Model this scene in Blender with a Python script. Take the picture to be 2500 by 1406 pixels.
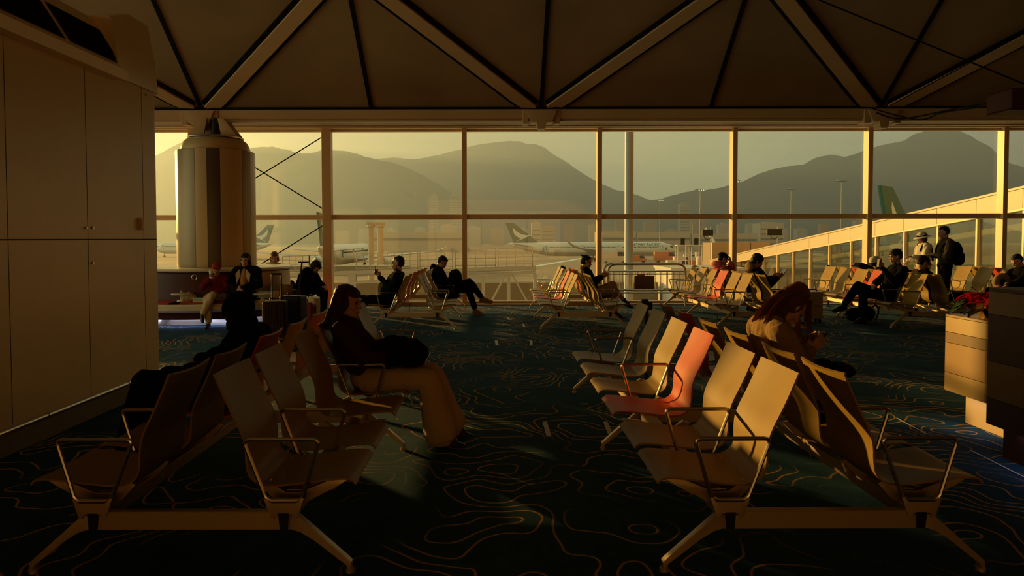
import bpy, bmesh, math, random
from mathutils import Vector, Matrix, noise as mnoise
PI = math.pi
R = math.radians
random.seed(7)
scene = bpy.context.scene
for o in list(bpy.data.objects): bpy.data.objects.remove(o)
C = scene.collection

# ---------------------------------------------------------------- camera
FPX, W, H = 1700.0, 2500, 1406
PITCH, ROLL = 1.9, 0.12
cam_d = bpy.data.cameras.new('camera'); cam = bpy.data.objects.new('camera', cam_d); C.objects.link(cam)
cam_d.sensor_fit = 'HORIZONTAL'; cam_d.sensor_width = 36.0; cam_d.lens = FPX / W * 36.0
cam_d.shift_x = 38.0 / W
cam_d.shift_y = -(121.0 - FPX * math.tan(R(PITCH))) / W
cam_d.clip_start = 0.05; cam_d.clip_end = 12000
CAM = Vector((0, 0, 1.5))
cam.matrix_world = Matrix.Translation(CAM) @ Matrix.Rotation(R(90 - PITCH), 4, 'X') @ Matrix.Rotation(R(-ROLL), 4, 'Z')
scene.camera = cam
MW = cam.matrix_world.copy()
def ray(px, py):                       # direction through a pixel of the 2500x1406 frame
    x = (px - W / 2 + 38.0) / FPX
    y = -(py - H / 2 + (121.0 - FPX * math.tan(R(PITCH)))) / FPX
    return (MW.to_3x3() @ Vector((x, y, -1))).normalized()
def P(px, py, Y):                      # where that ray meets the plane y = Y
    d = ray(px, py); return CAM + d * (Y / d.y)
def F(px, py, z=0.0):                  # where it meets the height z
    d = ray(px, py); return CAM + d * ((z - CAM.z) / d.z)
def PX(px, py, X):
    d = ray(px, py); return CAM + d * (X / d.x)

# ---------------------------------------------------------------- colour management
vs = scene.view_settings
vs.view_transform = 'Standard'; vs.look = 'None'; vs.gamma = 1.0; vs.use_curve_mapping = False
vs.exposure = 0.0

# ---------------------------------------------------------------- world and sun
SUN_AZ, SUN_EL = 44.0, 6.5             # degrees left of +Y, degrees up
sun_dir = Vector((-math.sin(R(SUN_AZ)) * math.cos(R(SUN_EL)), math.cos(R(SUN_AZ)) * math.cos(R(SUN_EL)), math.sin(R(SUN_EL))))
world = bpy.data.worlds.new('dusk_sky'); scene.world = world; world.use_nodes = True
nt = world.node_tree; nt.nodes.clear()
def N(t, typ, **kw):
    n = t.nodes.new(typ)
    for k, v in kw.items(): setattr(n, k, v)
    return n
out = N(nt, 'ShaderNodeOutputWorld'); bg = N(nt, 'ShaderNodeBackground')
tc = N(nt, 'ShaderNodeTexCoord')
dot = N(nt, 'ShaderNodeVectorMath', operation='DOT_PRODUCT'); dot.inputs[1].default_value = sun_dir
nrm = N(nt, 'ShaderNodeVectorMath', operation='NORMALIZE')
nt.links.new(tc.outputs['Generated'], nrm.inputs[0]); nt.links.new(nrm.outputs[0], dot.inputs[0])
rmp = N(nt, 'ShaderNodeValToRGB'); el = rmp.color_ramp.elements
el[0].position = 0.0; el[0].color = (1.15, 0.53, 0.11, 1)
el[1].position = 1.0; el[1].color = (0.72, 0.55, 0.30, 1)
for p, c in ((0.45, (0.24, 0.15, 0.055)), (0.62, (1.10, 1.22, 0.82)), (0.74, (1.25, 1.28, 0.70)), (0.86, (0.70, 0.68, 0.38)), (0.95, (0.60, 0.50, 0.30))):
    e = el.new(p); e.color = (*c, 1)
mp = N(nt, 'ShaderNodeMapRange'); mp.inputs['From Min'].default_value = -1; mp.inputs['From Max'].default_value = 1
nt.links.new(dot.outputs['Value'], mp.inputs['Value']); nt.links.new(mp.outputs['Result'], rmp.inputs['Fac'])
sep = N(nt, 'ShaderNodeSeparateXYZ'); nt.links.new(nrm.outputs[0], sep.inputs[0])
up = N(nt, 'ShaderNodeMapRange'); up.inputs['From Min'].default_value = 0.0; up.inputs['From Max'].default_value = 0.7
up.inputs['To Min'].default_value = 1.0; up.inputs['To Max'].default_value = 0.35
nt.links.new(sep.outputs['Z'], up.inputs['Value'])
mul = N(nt, 'ShaderNodeVectorMath', operation='SCALE')
nt.links.new(rmp.outputs['Color'], mul.inputs[0]); nt.links.new(up.outputs['Result'], mul.inputs['Scale'])
nt.links.new(mul.outputs[0], bg.inputs['Color']); bg.inputs['Strength'].default_value = 1.6
nt.links.new(bg.outputs[0], out.inputs['Surface'])
SUN_STRENGTH = 20.0
sl = bpy.data.lights.new('sun', 'SUN'); sl.energy = SUN_STRENGTH; sl.color = (1.0, 0.56, 0.13); sl.angle = R(0.9)
so = bpy.data.objects.new('sun', sl); C.objects.link(so); so.location = (0, 0, 30)
so.rotation_euler = sun_dir.to_track_quat('Z', 'Y').to_euler()
cy = scene.cycles
cy.max_bounces = 7; cy.diffuse_bounces = 4; cy.glossy_bounces = 3; cy.transmission_bounces = 4; cy.transparent_max_bounces = 16; cy.volume_bounces = 0
cy.sample_clamp_indirect = 4.0; cy.caustics_reflective = False; cy.caustics_refractive = False

# ---------------------------------------------------------------- tagging
def tag(o, label, cat, group=None, kind=None):
    o['label'] = label; o['category'] = cat
    if group: o['group'] = group
    if kind: o['kind'] = kind
    return o
def link(o, parent=None, name=None):
    C.objects.link(o)
    if parent is not None: o.parent = parent
    return o
def empty(name, loc=(0, 0, 0), rz=0.0):
    o = bpy.data.objects.new(name, None); C.objects.link(o); o.location = loc; o.rotation_euler = (0, 0, rz)
    o.empty_display_size = 0.1
    return o
def copy_tree(o, parent=None):
    c = o.copy(); C.objects.link(c); c.parent = parent
    for ch in list(o.children): copy_tree(ch, c)
    return c
def S(name, m, material, parent=None):         # part of the setting
    o = m.build(name, material, parent)
    if parent is None: o['kind'] = 'structure'
    return o

# ---------------------------------------------------------------- materials
def mat(name, col, rough=0.6, metal=0.0, spec=0.5, bump=None, var=None, trans=0.0, emit=None, coat=0.0, sheen=0.0):
    m = bpy.data.materials.new(name); m.use_nodes = True; t = m.node_tree
    b = t.nodes['Principled BSDF']
    b.inputs['Base Color'].default_value = (*col, 1); b.inputs['Roughness'].default_value = rough
    b.inputs['Metallic'].default_value = metal; b.inputs['Specular IOR Level'].default_value = spec
    b.inputs['Coat Weight'].default_value = coat; b.inputs['Sheen Weight'].default_value = sheen
    if var or bump:
        co = N(t, 'ShaderNodeTexCoord')
    if var:                                     # (scale, amount): soft mottling of the colour
        n = N(t, 'ShaderNodeTexNoise'); n.inputs['Scale'].default_value = var[0]; n.inputs['Detail'].default_value = 4
        t.links.new(co.outputs['Object'], n.inputs['Vector'])
        mr = N(t, 'ShaderNodeMapRange'); mr.inputs['From Min'].default_value = 0.3; mr.inputs['From Max'].default_value = 0.7
        mr.inputs['To Min'].default_value = 1 - var[1]; mr.inputs['To Max'].default_value = 1 + var[1]
        t.links.new(n.outputs['Fac'], mr.inputs['Value'])
        sc = N(t, 'ShaderNodeVectorMath', operation='SCALE'); sc.inputs[0].default_value = col
        t.links.new(mr.outputs[0], sc.inputs['Scale']); t.links.new(sc.outputs[0], b.inputs['Base Color'])
    if bump:                                    # (scale, strength)
        n2 = N(t, 'ShaderNodeTexNoise'); n2.inputs['Scale'].default_value = bump[0]; n2.inputs['Detail'].default_value = 3
        t.links.new(co.outputs['Object'], n2.inputs['Vector'])
        bp = N(t, 'ShaderNodeBump'); bp.inputs['Strength'].default_value = bump[1]; bp.inputs['Distance'].default_value = 0.01
        t.links.new(n2.outputs['Fac'], bp.inputs['Height']); t.links.new(bp.outputs[0], b.inputs['Normal'])
    if trans:                                   # thin cloth or hair lets light through
        tr = N(t, 'ShaderNodeBsdfTranslucent'); tr.inputs['Color'].default_value = (*[min(1, c * 2.2) for c in col], 1)
        mx = N(t, 'ShaderNodeMixShader'); mx.inputs[0].default_value = trans
        t.links.new(b.outputs[0], mx.inputs[1]); t.links.new(tr.outputs[0], mx.inputs[2])
        t.links.new(mx.outputs[0], t.nodes['Material Output'].inputs['Surface'])
    if emit:
        b.inputs['Emission Color'].default_value = (*emit[0], 1); b.inputs['Emission Strength'].default_value = emit[1]
    return m
M = {}
M['wall'] = mat('cream_wall_laminate', (0.82, 0.66, 0.40), 0.38, spec=1.0, var=(3, .04), bump=(160, .04))
M['gap'] = mat('dark_gap', (0.02, 0.018, 0.015), 0.8)
M['black'] = mat('black_plastic', (0.007, 0.007, 0.007), 0.5, spec=.3)
M['ceil'] = mat('ceiling_panel', (0.22, 0.125, 0.045), 0.8, var=(0.6, .18))
M['rib'] = mat('dark_ceiling_joint', (0.006, 0.005, 0.005), 0.9, spec=.1)
M['beam'] = mat('painted_roof_beam', (0.42, 0.25, 0.10), 0.55, var=(1.2, .06))
M['frame'] = mat('cream_window_frame', (0.60, 0.385, 0.175), 0.4, var=(2, .04))
M['alu'] = mat('polished_aluminium', (0.62, 0.58, 0.50), 0.27, metal=1.0)
M['cast'] = mat('cast_aluminium', (0.56, 0.42, 0.25), 0.42, metal=0.55, bump=(300, .03))
M['steel'] = mat('brushed_steel', (0.60, 0.56, 0.50), 0.33, metal=1.0, bump=(90, .05))
M['seat'] = mat('beige_leather', (0.32, 0.190, 0.028), 0.5, spec=0.2, var=(9, .05), bump=(420, .12))
M['seat_red'] = mat('coral_red_leather', (0.58, 0.075, 0.012), 0.48, spec=0.22, var=(9, .05), bump=(420, .12))
M['shell'] = mat('seat_underside', (0.30, 0.27, 0.21), 0.6)

# ---------------------------------------------------------------- mesh collector
class MB:
    def __init__(s): s.bm = bmesh.new()
    def box(s, lo, hi, bev=0.0, seg=1, mtx=None):
        lo = Vector(lo); hi = Vector(hi); c = (lo + hi) / 2; d = hi - lo
        r = bmesh.ops.create_cube(s.bm, size=1.0, matrix=Matrix.Translation(c) @ Matrix.Diagonal((abs(d.x), abs(d.y), abs(d.z), 1)))
        vs_ = r['verts']
        if bev:
            es = list({e for v in vs_ for e in v.link_edges})
            rr = bmesh.ops.bevel(s.bm, geom=es, offset=bev, segments=seg, profile=0.6, affect='EDGES')
            vs_ = list({v for f in rr['faces'] for v in f.verts} | {v for v in vs_ if v.is_valid})
        if mtx is not None: bmesh.ops.transform(s.bm, matrix=mtx, verts=[v for v in vs_ if v.is_valid])
        return vs_
    def obox(s, a, b, w, h, up=(0, 0, 1), bev=0.0):       # bar from a to b, w wide, h high
        a = Vector(a); b = Vector(b); x = (b - a); L = x.length; x.normalize()
        u = Vector(up); y = u.cross(x)
        if y.length < 1e-5: y = Vector((1, 0, 0)).cross(x)
        y.normalize(); z = x.cross(y)
        m = Matrix(((x.x, y.x, z.x, 0), (x.y, y.y, z.y, 0), (x.z, y.z, z.z, 0), (0, 0, 0, 1)))
        m = Matrix.Translation((a + b) / 2) @ m
        return s.box((-L / 2, -w / 2, -h / 2), (L / 2, w / 2, h / 2), bev=bev, mtx=m)
    def tube(s, pts, r, seg=8, caps=True, closed=False):
        pts = [Vector(p) for p in pts]; n = len(pts)
        rr = r if isinstance(r, (list, tuple)) else [r] * n
        rings = []; prev = None
        for i, p in enumerate(pts):
            if closed: d = pts[(i + 1) % n] - pts[i - 1]
            else: d = pts[min(i + 1, n - 1)] - pts[max(i - 1, 0)]
            if d.length < 1e-9: d = Vector((0, 0, 1))
            d.normalize()
            if prev is None:
                u = Vector((0, 0, 1)) if abs(d.z) < .9 else Vector((1, 0, 0))
                a = d.cross(u).normalized()
            else:
                a = (prev - d * prev.dot(d))
                a = a.normalized() if a.length > 1e-6 else d.orthogonal().normalized()
            prev = a; b = d.cross(a)
            rings.append([s.bm.verts.new(p + (a * math.cos(2 * PI * k / seg) + b * math.sin(2 * PI * k / seg)) * rr[i]) for k in range(seg)])
        m = n if closed else n - 1
        for i in range(m):
            A, B = rings[i], rings[(i + 1) % n]
            for k in range(seg):
                try: s.bm.faces.new((A[k], A[(k + 1) % seg], B[(k + 1) % seg], B[k]))
                except ValueError: pass
        if caps and not closed:
            s.bm.faces.new(rings[0][::-1]); s.bm.faces.new(rings[-1])
        return rings
    def cyl(s, a, b, r, seg=16, r2=None):
        return s.tube([a, b], [r, r if r2 is None else r2], seg)
    def lathe(s, prof, seg=48, c=(0, 0, 0), a0=0.0, a1=2 * PI, sx=1.0, sy=1.0):
        full = abs(a1 - a0 - 2 * PI) < 1e-6
        n = seg if full else seg + 1
        cols = []
        for k in range(n):
            a = a0 + (a1 - a0) * k / seg
            cols.append([s.bm.verts.new((c[0] + r * math.cos(a) * sx, c[1] + r * math.sin(a) * sy, c[2] + z)) for r, z in prof])
        for k in range(n if full else n - 1):
            A, B = cols[k], cols[(k + 1) % n]
            for i in range(len(prof) - 1):
                try: s.bm.faces.new((A[i], B[i], B[i + 1], A[i + 1]))
                except ValueError: pass
        if full and len(prof) > 2:
            for i in (0, -1):
                if prof[i][0] > 1e-4:
                    try: s.bm.faces.new([cl[i] for cl in cols])
                    except ValueError: pass
    def sph(s, c, r, seg=16, rings=10, mtx=None):
        r3 = r if isinstance(r, (list, tuple)) else (r, r, r)
        m = Matrix.Translation(c) @ (mtx if mtx is not None else Matrix.Identity(4)) @ Matrix.Diagonal((*r3, 1))
        return bmesh.ops.create_uvsphere(s.bm, u_segments=seg, v_segments=rings, radius=1.0, matrix=m)['verts']
    def prism(s, pts, ax, lo, hi, bev=0.0):               # polygon of 2-D points pushed along axis ax
        def mk(p, t):
            return {'x': (t, p[0], p[1]), 'y': (p[0], t, p[1]), 'z': (p[0], p[1], t)}[ax]
        A = [s.bm.verts.new(mk(p, lo)) for p in pts]; B = [s.bm.verts.new(mk(p, hi)) for p in pts]
        n = len(pts)
        fs = [s.bm.faces.new(A), s.bm.faces.new(B[::-1])]
        for i in range(n): fs.append(s.bm.faces.new((A[i], B[i], B[(i + 1) % n], A[(i + 1) % n])))
        if bev:
            es = list({e for f in fs[:2] for e in f.edges})
            bmesh.ops.bevel(s.bm, geom=es, offset=bev, segments=2, profile=.6, affect='EDGES')
        return A + B
    def quad(s, a, b, c, d):
        return s.bm.faces.new([s.bm.verts.new(p) for p in (a, b, c, d)])
    def grid(s, rows):                                     # rows of points -> surface
        V = [[s.bm.verts.new(p) for p in r] for r in rows]
        for i in range(len(V) - 1):
            for j in range(len(V[0]) - 1):
                s.bm.faces.new((V[i][j], V[i][j + 1], V[i + 1][j + 1], V[i + 1][j]))
        return V
    def build(s, name, material, parent=None, smooth=None, loc=None):
        bmesh.ops.recalc_face_normals(s.bm, faces=s.bm.faces[:])
        me = bpy.data.meshes.new(name)
        if smooth is None: smooth = 35
        if smooth:
            for f in s.bm.faces: f.smooth = True
            for e in s.bm.edges:
                if len(e.link_faces) == 2:
                    try: e.smooth = e.calc_face_angle() < R(smooth)
                    except ValueError: pass
        if loc is not None: bmesh.ops.translate(s.bm, verts=s.bm.verts[:], vec=-Vector(loc))
        s.bm.to_mesh(me); s.bm.free()
        if isinstance(material, (list, tuple)):
            for mm in material: me.materials.append(mm)
        else: me.materials.append(material)
        o = bpy.data.objects.new(name, me); C.objects.link(o)
        if parent is not None: o.parent = parent
        if loc is not None: o.location = loc
        return o
def spline(pts, n=6):                                       # Catmull-Rom through points
    pts = [Vector(p) for p in pts]; out = []
    for i in range(len(pts) - 1):
        p0 = pts[max(i - 1, 0)]; p1 = pts[i]; p2 = pts[i + 1]; p3 = pts[min(i + 2, len(pts) - 1)]
        for k in range(n):
            t = k / n
            out.append(0.5 * ((2 * p1) + (p2 - p0) * t + (2 * p0 - 5 * p1 + 4 * p2 - p3) * t * t + (3 * p1 - p0 - 3 * p2 + p3) * t ** 3))
    out.append(pts[-1]); return out
def rounded(pts, r, n=5, closed=False):                     # polyline with its corners rounded off
    pts = [Vector(p) for p in pts]; out = []
    N_ = len(pts)
    for i, p in enumerate(pts):
        if not closed and i in (0, N_ - 1): out.append(p); continue
        a = pts[i - 1]; b = pts[(i + 1) % N_]
        da = (a - p); db = (b - p); rr = min(r, da.length * .45, db.length * .45)
        s0 = p + da.normalized() * rr; s1 = p + db.normalized() * rr
        for k in range(n + 1):
            t = k / n; out.append((1 - t) ** 2 * s0 + 2 * t * (1 - t) * p + t * t * s1)
    return out
# ================================================================ the setting
WIN_Y = 15.9
# carpet: teal ground with broken gold contour lines
def carpet_material():
    m = bpy.data.materials.new('teal_contour_carpet'); m.use_nodes = True; t = m.node_tree; b = t.nodes['Principled BSDF']
    b.inputs['Roughness'].default_value = 0.95; b.inputs['Specular IOR Level'].default_value = 0.08
    g = N(t, 'ShaderNodeNewGeometry'); L = t.links.new
    def math_(op, a, bb=None, clamp=False):
        n = N(t, 'ShaderNodeMath', operation=op); n.use_clamp = clamp
        for i, v in enumerate((a, bb)):
            if v is None: continue
            if isinstance(v, (int, float)): n.inputs[i].default_value = v
            else: L(v, n.inputs[i])
        return n.outputs[0]
    def noise_(scale, detail, vec, rough=.5):
        n = N(t, 'ShaderNodeTexNoise'); n.inputs['Scale'].default_value = scale; n.inputs['Detail'].default_value = detail
        n.inputs['Roughness'].default_value = rough; L(vec, n.inputs['Vector']); return n.outputs['Fac']
    def off(vec, d):
        n = N(t, 'ShaderNodeVectorMath', operation='ADD'); n.inputs[1].default_value = d; L(vec, n.inputs[0]); return n.outputs[0]
    pos = g.outputs['Position']
    # warp the position a little so that the lines wriggle
    def field(vec):
        a = noise_(1.05, 2.0, vec, .42); return math_('MULTIPLY', a, 18.0)
    e = 0.012
    f0 = field(pos); fx = field(off(pos, (e, 0, 0))); fy = field(off(pos, (0, e, 0)))
    gx = math_('DIVIDE', math_('SUBTRACT', fx, f0), e); gy = math_('DIVIDE', math_('SUBTRACT', fy, f0), e)
    gm = math_('SQRT', math_('ADD', math_('ADD', math_('MULTIPLY', gx, gx), math_('MULTIPLY', gy, gy)), 0.02))
    fr = math_('ABSOLUTE', math_('SUBTRACT', math_('FRACT', f0), 0.5))
    dist = math_('DIVIDE', fr, gm)                          # metres from the nearest line
    line = math_('SUBTRACT', 1.0, math_('DIVIDE', dist, 0.0075), clamp=True)
    brk = math_('MULTIPLY', math_('SUBTRACT', noise_(0.9, 1.0, off(pos, (31, 7, 0))), 0.40), 9.0, clamp=True)
    line = math_('MULTIPLY', math_('MULTIPLY', line, 2.5, clamp=True), brk)
    # fine tone-on-tone ripple
    fr2 = math_('ABSOLUTE', math_('SUBTRACT', math_('FRACT', math_('MULTIPLY', f0, 5.0)), 0.5))
    blot = noise_(3.0, 4.0, pos)
    rp = N(t, 'ShaderNodeValToRGB'); L(math_('ADD', math_('MULTIPLY', fr2, 0.45), math_('MULTIPLY', blot, 0.8)), rp.inputs[0])
    rp.color_ramp.elements[0].color = (0.014, 0.062, 0.112, 1); rp.color_ramp.elements[0].position = .25
    rp.color_ramp.elements[1].color = (0.046, 0.145, 0.245, 1); rp.color_ramp.elements[1].position = .85
    mx = N(t, 'ShaderNodeMix', data_type='RGBA'); L(line, mx.inputs[0]); L(rp.outputs[0], mx.inputs[6]); mx.inputs[7].default_value = (0.85, 0.47, 0.11, 1)
    L(mx.outputs[2], b.inputs['Base Color'])
    nb = N(t, 'ShaderNodeTexNoise'); nb.inputs['Scale'].default_value = 230; nb.inputs['Detail'].default_value = 3; L(pos, nb.inputs['Vector'])
    bp = N(t, 'ShaderNodeBump'); bp.inputs['Strength'].default_value = 1.0; bp.inputs['Distance'].default_value = .014
    L(nb.outputs['Fac'], bp.inputs['Height']); L(bp.outputs[0], b.inputs['Normal'])
    return m
M['carpet'] = carpet_material()
m = MB(); m.box((-16, -14, -0.35), (20, WIN_Y + .25, 0)); S('floor', m, M['carpet'])
# pale plinth under the glass
m = MB(); m.box((-16, WIN_Y - .32, 0), (20, WIN_Y - .06, .022)); S('trim_1', m, M['frame'])

# ---- ceiling: a curved slope climbing from the eaves beam towards the camera
EAVE_Y = 13.6
cprof = [(WIN_Y + .3, 4.02), (EAVE_Y, 4.02), (EAVE_Y - .02, 4.02), (11.2, 5.90), (10.0, 6.50), (8.5, 7.05), (6.5, 7.5), (3.5, 7.9), (0, 8.0), (-6, 7.2), (-11, 5.2), (-14, 4.0)]
def ceil_z(y):
    for (y0, z0), (y1, z1) in zip(cprof[:-1], cprof[1:]):
        if y0 >= y >= y1: return z0 + (z1 - z0) * (y0 - y) / max(1e-6, (y0 - y1))
    return 4.0
m = MB()
m.grid([[(x, y, z) for x in (-16, 20)] for y, z in cprof]); m.grid([[(x, y, z + .12) for x in (-16, 20)] for y, z in cprof])
S('ceiling', m, M['ceil'])
NODES = [-12.27, -5.70, .87, 7.43, 14.0]
MIDS = [(a + b) / 2 for a, b in zip(NODES[:-1], NODES[1:])]
def along(x0, y0, x1, y1, n, dz):
    pts = []
    for i in range(n + 1):
        t = i / n; y = y0 + (y1 - y0) * t; pts.append(Vector((x0 + (x1 - x0) * t, y, ceil_z(y) - dz)))
    return pts
ti = 2
def strip(x0, y0, x1, y1, w, dz, th, material, nm, n=10):      # flat strip that follows the slope
    m = MB(); pts = along(x0, y0, x1, y1, n, dz)
    side = Vector((-(y1 - y0), (x1 - x0), 0)).normalized() * (w / 2)
    rows = []
    for p in pts:
        a = p - side; b = p + side
        a.z = ceil_z(a.y) - dz; b.z = ceil_z(b.y) - dz
        rows.append([a, b, b - Vector((0, 0, th)), a - Vector((0, 0, th)), a])
    m.grid(rows)
    return m.build(nm, material, None, smooth=30)
APEX_Y = 11.2
for i, nx in enumerate(NODES):                                 # joint line running straight up from each node and each middle
    o = strip(nx, EAVE_Y - .05, nx, 2.0, .075, .004, .03, M['rib'], 'trim_%d' % ti, 16); o['kind'] = 'structure'; ti += 1
for mx_ in MIDS:
    o = strip(mx_, EAVE_Y - .05, mx_, 2.0, .075, .004, .03, M['rib'], 'trim_%d' % ti, 16); o['kind'] = 'structure'; ti += 1
for nx in NODES:
    for s_ in (-1, 1):
        mx_ = nx + s_ * 3.285
        if mx_ < -16 or mx_ > 20: continue
        o = strip(nx + s_ * .16, EAVE_Y - .05, mx_, APEX_Y, .335, .02, .03, M['rib'], 'trim_%d' % ti, 10); o['kind'] = 'structure'
        b_ = strip(nx + s_ * .16, EAVE_Y - .05, mx_, APEX_Y, .205, .052, .03, M['beam'], 'diagonal_beam', 10); b_.parent = o
        ti += 1
        # the lattice goes on above the frame
        o = strip(mx_, APEX_Y, mx_ + s_ * 3.285, 8.6, .335, .02, .03, M['rib'], 'trim_%d' % ti, 10); o['kind'] = 'structure'
        b_ = strip(mx_, APEX_Y, mx_ + s_ * 3.285, 8.6, .205, .052, .03, M['beam'], 'diagonal_beam', 10); b_.parent = o
        ti += 1
m = MB(); m.box((-16, EAVE_Y - .10, 3.985), (20, EAVE_Y - .02, 4.03)); S('trim_%d' % ti, m, M['rib']); ti += 1
# eaves beam, with node castings
m = MB(); m.box((-16, EAVE_Y - .12, 3.80), (20, EAVE_Y + .12, 3.985), bev=.012)
m.box((-16, EAVE_Y - .07, 3.755), (20, EAVE_Y + .07, 3.80)); eb = S('trim_%d' % ti, m, M['beam']); ti += 1
for nx in NODES:
    m = MB()
    m.prism([(nx - .30, 3.96), (nx + .30, 3.96), (nx + .20, 3.72), (nx - .20, 3.72)], 'y', EAVE_Y - .19, EAVE_Y + .16, bev=.01)
    m.box((nx - .36, EAVE_Y - .14, 3.70), (nx - .24, EAVE_Y + .12, 3.97), bev=.01); m.box((nx + .24, EAVE_Y - .14, 3.70), (nx + .36, EAVE_Y + .12, 3.97), bev=.01)
    m.prism([(nx - .10, 3.75), (nx + .10, 3.75), (nx + .07, 3.60), (nx - .07, 3.60)], 'y', EAVE_Y - .2, EAVE_Y + .05)
    m.build('node_casting', M['beam'], eb)
# header above the glass and the flat soffit behind the eaves beam
m = MB(); m.box((-16, WIN_Y - .22, 3.97), (20, WIN_Y + .25, 4.6)); m.box((-16, WIN_Y - .26, 4.06), (20, WIN_Y - .22, 4.10)); m.box((-16, WIN_Y - .30, 3.99), (20, WIN_Y - .22, 4.02))
S('wall_back', m, M['frame'])

# ---- glazed bays
def glass_material(name, tint=(0.93, 0.95, 0.93), refl=1.0):
    m = bpy.data.materials.new(name); m.use_nodes = True; t = m.node_tree; t.nodes.remove(t.nodes['Principled BSDF'])
    tr = N(t, 'ShaderNodeBsdfTransparent'); tr.inputs[0].default_value = (*tint, 1)
    gl = N(t, 'ShaderNodeBsdfGlossy'); gl.inputs['Roughness'].default_value = 0.0; gl.inputs[0].default_value = (1, 1, 1, 1)
    g = N(t, 'ShaderNodeNewGeometry'); dp = N(t, 'ShaderNodeVectorMath', operation='DOT_PRODUCT')
    t.links.new(g.outputs['Incoming'], dp.inputs[0]); t.links.new(g.outputs['Normal'], dp.inputs[1])
    def mm(op, a, b_=None):
        n = N(t, 'ShaderNodeMath', operation=op)
        for i_, v_ in enumerate((a, b_)):
            if v_ is None: continue
            if isinstance(v_, (int, float)): n.inputs[i_].default_value = v_
            else: t.links.new(v_, n.inputs[i_])
        return n.outputs[0]
    sch = mm('ADD', mm('MULTIPLY', mm('POWER', mm('SUBTRACT', 1.0, mm('ABSOLUTE', dp.outputs['Value'])), 5.0), 0.90), 0.055)   # two faces of the sheet
    mu = N(t, 'ShaderNodeMath', operation='MULTIPLY'); mu.inputs[1].default_value = refl; mu.use_clamp = True
    mx = N(t, 'ShaderNodeMixShader'); t.links.new(sch, mu.inputs[0]); t.links.new(mu.outputs[0], mx.inputs[0])
    t.links.new(tr.outputs[0], mx.inputs[1]); t.links.new(gl.outputs[0], mx.inputs[2])
    t.links.new(mx.outputs[0], t.nodes['Material Output'].inputs['Surface']); return m
M['glass'] = glass_material('window_glass')
MULL = [-16.0, -13.0, -9.93, -6.88, -3.83, -.72, 2.33, 5.38, 8.43, 11.48, 14.53, 17.58]
TR0, TR1 = 1.93, 2.045
for i in range(len(MULL) - 1):
    x0, x1 = MULL[i], MULL[i + 1]
    wid = .20 if abs(x1 + 3.83) < .01 else .105
    m = MB()
    m.box((x1 - wid / 2, WIN_Y - .17, .0), (x1 + wid / 2, WIN_Y + .06, 3.98), bev=.006)
    m.box((x0 + .05, WIN_Y - .09, TR0), (x1 - .05, WIN_Y + .05, TR1), bev=.004)
    m.box((x0 + .05, WIN_Y - .06, 3.92), (x1 - .05, WIN_Y + .05, 3.975)); m.box((x0 + .05, WIN_Y - .06, .02), (x1 - .05, WIN_Y + .05, .07))
    o = S('window_%d' % (i + 1), m, M['frame'])
    m = MB(); m.quad((x0 + .05, WIN_Y, .06), (x1 - .05, WIN_Y, .06), (x1 - .05, WIN_Y, TR0 + .01), (x0 + .05, WIN_Y, TR0 + .01)); m.build('pane', M['glass'], o)
    m = MB(); m.quad((x0 + .05, WIN_Y, TR1 - .01), (x1 - .05, WIN_Y, TR1 - .01), (x1 - .05, WIN_Y, 3.93), (x0 + .05, WIN_Y, 3.93)); m.build('pane', M['glass'], o)
    if i == 3:                                                # crossed tension rods of the braced bay
        for a, b in (((560, 474), (797, 328)), ((560, 371), (797, 515)), ((600, 668), (797, 545)), ((560, 600), (700, 690))):
            q = MB(); q.cyl(P(*a, WIN_Y - .12), P(*b, WIN_Y - .12), .013, 8); q.build('brace_rod', M['rib'], o)

# ---- the room's other sides (behind and beside the camera)
m = MB(); m.box((20, -14, -.3), (20.3, WIN_Y + .25, 8.2)); S('wall_right', m, mat('brown_wall_cladding', (.20, .12, .06), .6))
for k, x in enumerate(range(-16, 21, 4)):                     # rear glazing posts; the gaps between them are open to the sky
    pass
m = MB(); m.box((-16, -14.2, -.3), (20, -14, .5)); m.box((-16, -14.2, 3.3), (20, -14, 4.6))
for x in range(-16, 5, 3): m.box((x - .06, -14.2, .5), (x + .06, -14, 3.3))
m.box((4.2, -14.2, .5), (20, -14, 3.3))  # unseen solid stretch, closes the rear opening to darken the seat backs
S('wall_front', m, M['frame'])

# ---- cream cabin wall on the left
WX, WE = -3.4, 7.07
m = MB()
topz = 2.95
m.box((WX - 2.6, -3.0, .16), (WX, WE - .12, topz))
m.tube([(WX - .12, WE - .12, .16), (WX - .12, WE - .12, topz)], .12, 24)
m.box((WX - 2.6, WE - .2, .16), (WX - .12, WE, topz))
wl = S('wall_left', m, M['wall'])
for y, z0, z1 in ((4.85, .2, topz), (5.80, .2, topz), (6.72, .2, topz), (3.9, .2, topz), (2.95, .2, topz), (2.0, .2, topz)):
    q = MB(); q.box((WX - .004, y - .0022, z0), (WX + .0015, y + .0022, z1)); q.build('panel_joint', M['gap'], wl)
q = MB(); q.box((WX - .004, -3, 1.493), (WX + .0015, WE - .1, 1.503)); q.build('panel_joint', M['gap'], wl)
q = MB(); a = PX(336, 532, WX); b = PX(347, 562, WX)
q.box((WX, min(a.y, b.y), b.z), (WX + .02, max(a.y, b.y), a.z), bev=.004); q.box((WX + .02, min(a.y, b.y) + .005, b.z + .01), (WX + .035, min(a.y, b.y) + .02, a.z - .01)); q.build('latch_plate', M['frame'], wl)
for px_, py_ in ((209, 556), (225, 556), (225, 642), (355, 231)):
    a = PX(px_, py_, WX); q = MB(); q.cyl((WX - .002, a.y, a.z), (WX + .014, a.y, a.z), .012, 12); q.build('panel_lock', M['steel'], wl)
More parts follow.
